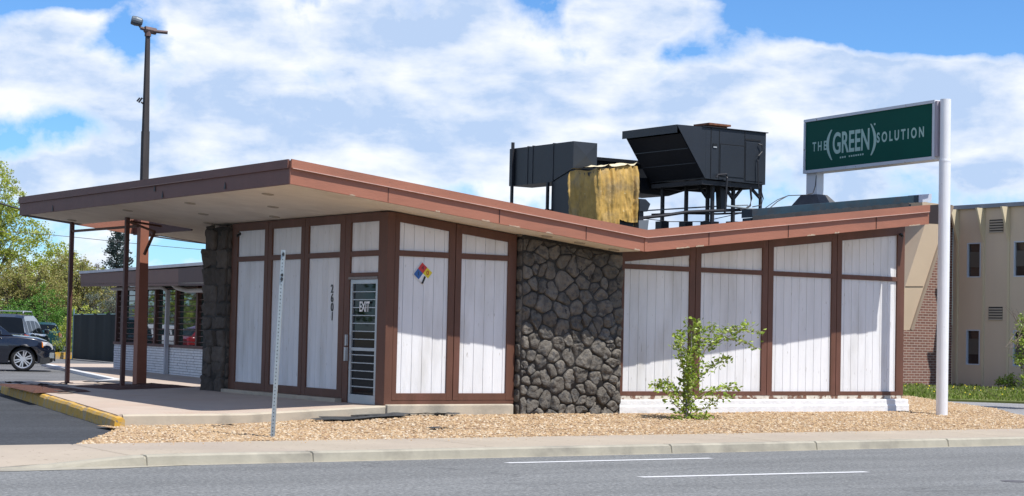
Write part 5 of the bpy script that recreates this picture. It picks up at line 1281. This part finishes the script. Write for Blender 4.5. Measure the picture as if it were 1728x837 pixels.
for i, (x, y, h) in enumerate(((-2, 62, 5), (-12, 58, 6), (-22, 54, 5), (-32, 48, 6.5), (-42, 42, 5.5), (-52, 34, 6), (-60, 24, 5.5))):
    tree('street_tree', 'broad green tree in the row along the far west side of the lot', (x, y, -.2), h, [(0, 0, h * .6, 3.6, 2.5, h * .42), (1.5, 0, h * .3, 4, 2, h * .3)], GRN if i % 2 else YG, 2600, .22, .2, 12, 'trees along the west side of the lot', seed=80 + i, hollow=.3)
b = G(178, 58); tree('grey_bush', 'rounded grey-green bush above the fence under the wing roof', b, 3.3, [(0, 0, 2.4, 1.1, 1.0, .9), (.5, 0, 1.8, 1.0, 1, .9)], GRY, 5000, .055, .06, 30, seed=20, cat='bush', hollow=.3)
# blue spruce: whorled drooping boughs
def spruce(base, H, Rr, label, seed=1):
    rd = random.Random(seed); base = Vector(base); root = thing('blue_spruce', label, 'tree', tuple(base), 'trees and bushes behind the parking lot'); g = MB(); T = MB()
    T.tube([base, base + Vector((0, 0, H))], .14, 8, .02)
    z = .5
    while z < H:
        rr_ = Rr * (1 - z / H) ** .8 + .1
        for k in range(7):
            a = rd.random() * 6.28; L_ = rr_ * rd.uniform(.7, 1.12); tip = base + Vector((math.cos(a) * L_, math.sin(a) * L_, z - .12 * L_ + .1)); st = base + Vector((0, 0, z)); T.tube([st, tip], .02, 4, .006)
            for i in range(int(34 * L_) + 6):
                t_ = rd.uniform(.25, 1.03); c = st.lerp(tip, t_) + Vector((rd.gauss(0, .11), rd.gauss(0, .11), rd.gauss(0, .07) + .03)); leaf(g, c, (tip - st).normalized() + Vector((rd.gauss(0, .6), rd.gauss(0, .6), .35)), rd.uniform(.10, .2), rd, .3)
        z += .17
    g.build('crown', SPR, root); T.build('trunk', BARK, root)
b = G(193, 64); spruce(b, 6.3, 1.75, 'blue-green spruce between the light pole and the budding trees', 3)
b = G(560, 75); spruce(b, 4.2, 1.8, 'second spruce hidden low behind the office wing', 5)

# sapling in the gravel, with stake
sb = atZ(1160, 712, -.22)
SP = thing('sapling', 'young staked green sapling growing in the gravel before the white panels', 'sapling', tuple(sb))
LFM = leafmat('sapling_leaves', [(.16, .26, .02), (.28, .39, .035), (.40, .50, .07), (.10, .17, .015), (.55, .60, .20)], rough=.4, trans=.3)
g = MB(); T = MB(); rd = random.Random(31)
def sp(px, py, dy=0.): return atY(px, py, sb.y + dy)
branches = [([(1160, 712), (1163, 660), (1170, 610), (1172, 570), (1168, 538)], 0, 120), ([(1160, 705), (1155, 650), (1162, 600), (1180, 560), (1178, 545)], .08, 90), ([(1168, 640), (1190, 590), (1215, 565), (1245, 552), (1283, 562)], -.15, 85),
            ([(1195, 590), (1225, 570), (1262, 550)], -.05, 35), ([(1225, 572), (1250, 575), (1275, 588)], -.2, 25), ([(1160, 690), (1140, 662), (1120, 650), (1103, 655)], .1, 55), ([(1150, 668), (1130, 645), (1112, 643)], .2, 30), ([(1158, 700), (1135, 680), (1128, 660)], -.1, 30),
            ([(1165, 650), (1185, 632), (1210, 612), (1226, 604)], .2, 55), ([(1165, 680), (1195, 660), (1225, 655), (1240, 652)], -.12, 55), ([(1175, 690), (1190, 690), (1200, 678), (1228, 668)], .25, 40), ([(1160, 650), (1150, 610), (1145, 585), (1152, 560)], .12, 60), ([(1165, 620), (1155, 590), (1146, 570)], -.2, 30),
            ([(1165, 600), (1185, 575), (1200, 560), (1208, 548)], .1, 45), ([(1163, 680), (1150, 700), (1140, 707)], -.1, 18), ([(1165, 700), (1185, 705), (1200, 708)], -.2, 30), ([(1162, 690), (1160, 640), (1158, 600)], -.12, 110)]
for pts_, dy, nl in branches:
    n = len(pts_); ps = [sp(px, py, dy * i / (n - 1)) for i, (px, py) in enumerate(pts_)]; T.tube(ps, .011, 5, .003)
    for _ in range(int(nl * 2.1)):
        f = rd.random() ** .8 * (n - 1); i = min(int(f), n - 2); c = ps[i].lerp(ps[i + 1], f - i) + Vector((rd.gauss(0, .04), rd.gauss(0, .09), rd.gauss(0, .035)))
        leaf(g, c, Vector((rd.uniform(-1, 1), rd.uniform(-1, 1), rd.uniform(-.5, .8))), rd.uniform(.06, .105), rd, .27)
g.build('foliage', LFM, SP); T.build('stem', TWIG, SP)
g = MB(); g.bar(tuple(sp(1157.5, 712)), tuple(sp(1159, 655)), .02, .02); g.bar(tuple(sp(1165.5, 708)), tuple(sp(1167, 560)), .012, .012); g.build('stake', mat('grey_stake', (.35, .34, .32), .7), SP)
# bush at the right edge
rb = atZ(1738, 690, -.23)
tree('yellow_green_shrub', 'yellow-green shrub with bare grey twigs at the right edge by the driveway', rb, 2.3, [(.15, 0, 1.5, .55, .55, .75), (-.18, 0, .95, .30, .4, .45), (.1, 0, .5, .45, .4, .4), (.2, 0, 2.05, .48, .4, .45), (.35, 0, 2.5, .35, .35, .35)], LFM, 4200, .05, .03, 50, None, seed=40, cat='shrub', hollow=.2)
# bare twigs of it
g = MB(); rd = random.Random(41)
base_t = rb + Vector((0, 0, 1.2))
for k in range(14):
    a = atY(1722 + rd.uniform(-5, 12), 560 + rd.uniform(-20, 30), rb.y); e = atY(1697 + rd.uniform(-4, 20), 548 + rd.uniform(-35, 45), rb.y - .1); mid = a.lerp(e, .5) + Vector((0, 0, rd.uniform(0, .08))); g.tube([a, mid, e], .006, 4, .002)
    g.tube([mid, mid.lerp(e, .6) + Vector((rd.uniform(-.1, .1), 0, rd.uniform(-.12, .12)))], .004, 4, .002)
g.tube([rb, a], .02, 5, .008)
tag(setorigin(g.build('bare_twigs', TWIG), tuple(rb)), 'bare pale grey twigs poking left out of the edge shrub', 'twigs')
# small weeds by neighbour wall
b = Vector((30.5, 13.2, -.19)); tree('wall_weed', 'small leafy green weed against the tan wall foot', b, .5, [(0, 0, .25, .3, .3, .22)], LFM, 500, .07, .01, 4, None, seed=50, cat='weed')
# lawn blades
g = MB(); rd = random.Random(60)
for _ in range(26000):
    x = rd.uniform(19.3, 31.); y = rd.uniform(-1, 15.9)
    if x + (y) * .75 < 24.6 or (x < 22 and y < 4): continue
    d = Vector((rd.uniform(-.5, .5), rd.uniform(-.5, .5), 1)); leaf(g, Vector((x, y, -.185)), d, rd.uniform(.035, .08) * (1 + .8 * (fbm(x, y, 0, .8) > .15)), rd, .22)
o = g.build('grass', leafmat('lawn_green', [(.17, .25, .03), (.24, .32, .05), (.13, .18, .03), (.34, .33, .12), (.25, .36, .06)])); tag(o, 'bright uneven lawn with weeds between the driveway and the brick wall', 'grass', kind='stuff')
g = MB()
for _ in range(90):
    x = rd.uniform(20, 30.8); y = rd.uniform(2, 15); 
    if x + y * .75 < 25: continue
    s = .026; g.add([(x - s, y, -.09), (x, y - s, -.09), (x + s, y, -.09), (x, y + s, -.08), (x, y, -.06)], [(0, 1, 4), (1, 2, 4), (2, 3, 4), (3, 0, 4)])
o = g.build('dandelions', mat('dandelion_yellow', (.75, .6, .02), .7)); tag(o, 'yellow dandelion heads dotted over the lawn', 'flowers', kind='stuff')
g = MB(); g.prism([(30.3, -2, -.2), (30.98, -2, -.2), (30.98, 15.9, -.2), (30.3, 15.9, -.2)], (0, 0, .035)); o = g.build('mulch', MULCH); tag(o, 'reddish mulch bed along the tan wall foot', 'mulch', kind='stuff')

# ================================================================== OVERHEAD CABLES AND FAR GROUND
def cable(pts, r, label, Yc):
    g = MB(); ps = []
    for i in range(len(pts) - 1):
        a, b = atY(*pts[i], Yc), atY(*pts[i + 1], Yc)
        for k in range(6): ps.append(a.lerp(b, k / 6))
    ps.append(atY(*pts[-1], Yc))
    for _ in range(4): ps = [ps[0]] + [(ps[i - 1] + ps[i] * 2 + ps[i + 1]) / 4 for i in range(1, len(ps) - 1)] + [ps[-1]]
    g.tube(ps, r, 5); o = g.build('overhead_cable', DARK); setorigin(o, tuple(ps[0])); tag(o, label, 'cable', 'overhead cables behind the building')
cable([(-300, 250), (0, 343), (33, 353), (140, 378), (245, 397), (360, 413), (520, 420), (760, 415)], .035, 'thick black overhead cable sagging behind the roof opening', 45)
cable([(-300, 375), (60, 393), (245, 413), (360, 423), (520, 430), (760, 430)], .012, 'thin overhead wire running just below the thick cable', 45)
g = MB(); rows = []
for i in range(61):
    x = -500 + 1500 * i / 60; y = 900 - .15 * x; rows.append([(x, y, -1), (x, y + 60, 7 + 8 * abs(fbm(x, 0, 0, .006)) + 3), (x, y + 260, 14)])
g.grid(rows); struct('hills', g, mat('distant_hill', (.10, .13, .13), 1, var=.2, vscale=.03))
